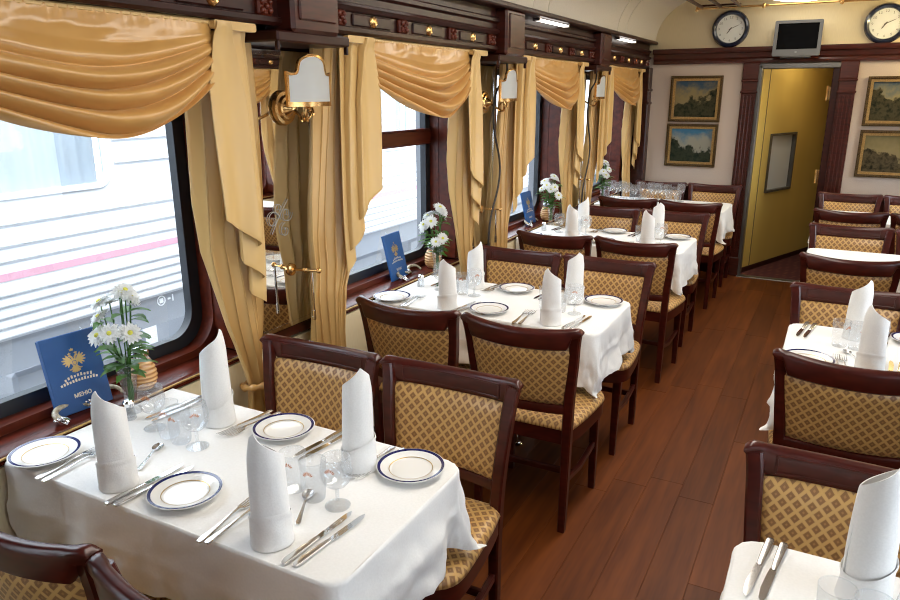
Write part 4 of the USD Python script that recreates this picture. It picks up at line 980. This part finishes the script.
def bloom(parent, c, n, R):
    n = np.array(n, float); n /= np.linalg.norm(n); M = trimesh.geometry.align_vectors((0, 0, 1), n); M[:3, 3] = c
    g = np.random.default_rng(int(abs(c[0]*1e4+c[1]*3e4+c[2]*7e4))); ms = []
    for ring, (np_, rr, lift) in enumerate(((15, 1., .10), (12, .78, .35), (8, .5, .6))):
        for i in range(np_):
            a = 2*PI*(i+.5*ring)/np_+g.uniform(-.1, .1); L = R*rr*g.uniform(.88, 1.06); w_ = R*.17
            u = np.linspace(0, 1, 5); half = w_*np.array([.45, .85, 1., .85, .25])
            z = L*(lift*u-.22*u*u*(1-ring*.2)); Pq = np.stack([np.stack([L*u, s*half, z+abs(s)*w_*.25], -1) for s in (-1, 0, 1)], 1)
            m = grid(Pq); m.apply_transform(trimesh.transformations.rotation_matrix(a, (0, 0, 1))); ms.append(m)
    m = cat_(ms); m.apply_transform(M)
    b = part(parent, 'daisy_bloom', m, PETAL, True, label='white daisy bloom')
    ce_ = lathe([(0, R*.24), (R*.14, R*.22), (R*.22, R*.12), (R*.2, .0), (0, 0)], 12); ce_.apply_transform(M); part(b, 'bloom_centre', ce_, YELLOWC, True, label='yellow green bloom centre')
def b_bouquet(seed, nb, spread, H):
    def build():
        t = xf('daisy_bouquet', cat='flowers', label='x'); g = np.random.default_rng(seed); heads = []
        for i in range(nb):
            a = 2*PI*i/nb+g.uniform(-.3, .3); r = spread*math.sqrt((i+.5)/nb)*g.uniform(.8, 1.1); h = H*(1.0-.42*(r/spread)**1.5*g.uniform(.5, 1.1))
            p = np.array([r*math.cos(a), r*math.sin(a), h]); heads.append(p)
            b0 = np.array([-.008*math.cos(a), -.008*math.sin(a), .035]); mid = np.array([.012*math.cos(a), .012*math.sin(a), .155])
            sp = spline([b0, mid, p*np.array([.75, .75, 0])+np.array([0, 0, (h+.155)/2+.02]), p], 16); part(t, 'stem', tube(sp, .0022, 6), LEAF, True)
            nrm = np.array([math.cos(a)*r/spread*1.1+.35, math.sin(a)*r/spread*1.1-.25, .9]); bloom(t, p, nrm, g.uniform(.031, .040))
            for j in range(4):
                q = sp[int(5+j*2.4)]; la = a+g.uniform(-1.8, 1.8); L = g.uniform(.05, .085)
                u = np.linspace(0, 1, 8); half = .015*np.array([.25, .7, 1., .75, 1.05, .7, .45, .05])
                dir_ = np.array([math.cos(la), math.sin(la), 0]); sd = np.array([-dir_[1], dir_[0], 0])
                Pq = np.stack([np.stack([q+dir_*L*uu+sd*s*hh+np.array([0, 0, .5*L*uu-.5*L*uu*uu+abs(s)*.003]) for uu, hh in zip(u, half)], 0) for s in (-1, 0, 1)], 1)
                part(t, 'leaf', grid(Pq), LEAF, True)
        return t
    return build
def b_jar():
    t = xf('sugar_jar', cat='sugar jar', label='x')
    def wob(z, a): return .035*np.sin(a*2+z*420)*((z > .006) & (z < .098))
    pr = [(0, 0), (.030, 0)] + [tuple(p) for p in spline([(.033, .004), (.046, .035), (.043, .07), (.030, .100)], 44)] + [(.026, .104), (0, .104)]
    part(t, 'body', lathe(pr, 36, wob), AMBER, 60, label='amber jar with spiral ribs')
    part(t, 'neck', lathe([(.026, .100), (.027, .118), (.0245, .118), (.0235, .100)], 28), GLASS)
    part(t, 'lid', lathe([(.029, .114), (.030, .130), (.025, .140), (.010, .146), (0, .147), (0, .114)], 28), CHROME, label='chrome screw lid')
    part(t, 'spout', tube([(.005, 0, .143), (.008, 0, .158), (.014, 0, .166)], [.006, .005, .0045], 10), CHROME); return t
jar = Kind(b_jar)
ZS = .7715
for k in range(3):
    n = WT[k][4:]
    menu((-.062, k*P+(.018, .10, .19)[k], ZS+.001), rz=(-6, 4, 0)[k], ry=-13, label='blue menu folder with gold eagle leaning on the shelf, %s' % n, group='blue menu folders')
    stand((-.062, k*P+(.02 if k == 0 else .17), ZS-.002), 0, 'curved horn stand with silver tips on the window shelf, %s' % n, 'horn stands')
    jar((-.045+.01*k, k*P+.215+(.18 if k else 0), ZS), 0, 'amber ribbed sugar jar with chrome lid on the window shelf, %s' % n, 'sugar jars')
    vx, vy = (.045, .095) if k == 0 else (.045, .30)
    vase((vx, k*P+vy, ZT+.001), 0, 'small cut glass vase by the window, %s' % n, 'cut glass vases')
for k, (nb, sp, H, vx, vy) in enumerate(((11, .085, .405, .045, .095), (12, .085, .38, .045, .30), (14, .085, .37, .045, .30), (12, .085, .36, .045, -.12))):
    setd(b_bouquet(40+k, nb, sp, H)(), 'bouquet of white daisies in the vase, %s' % WT[k][4:], group='white daisy bouquets')
    nm_ = '/World/daisy_bouquet' + ('' if k == 0 else '_%03d' % k)
    UsdGeom.Xformable(stage.GetPrimAtPath(nm_)).GetOrderedXformOps()[0].Set(Gf.Vec3d(vx, k*P+vy, ZT+.001))
vase((.045, 3*P-.12, ZT+.001), 0, 'small cut glass vase by the window, %s' % WT[3][4:], 'cut glass vases')
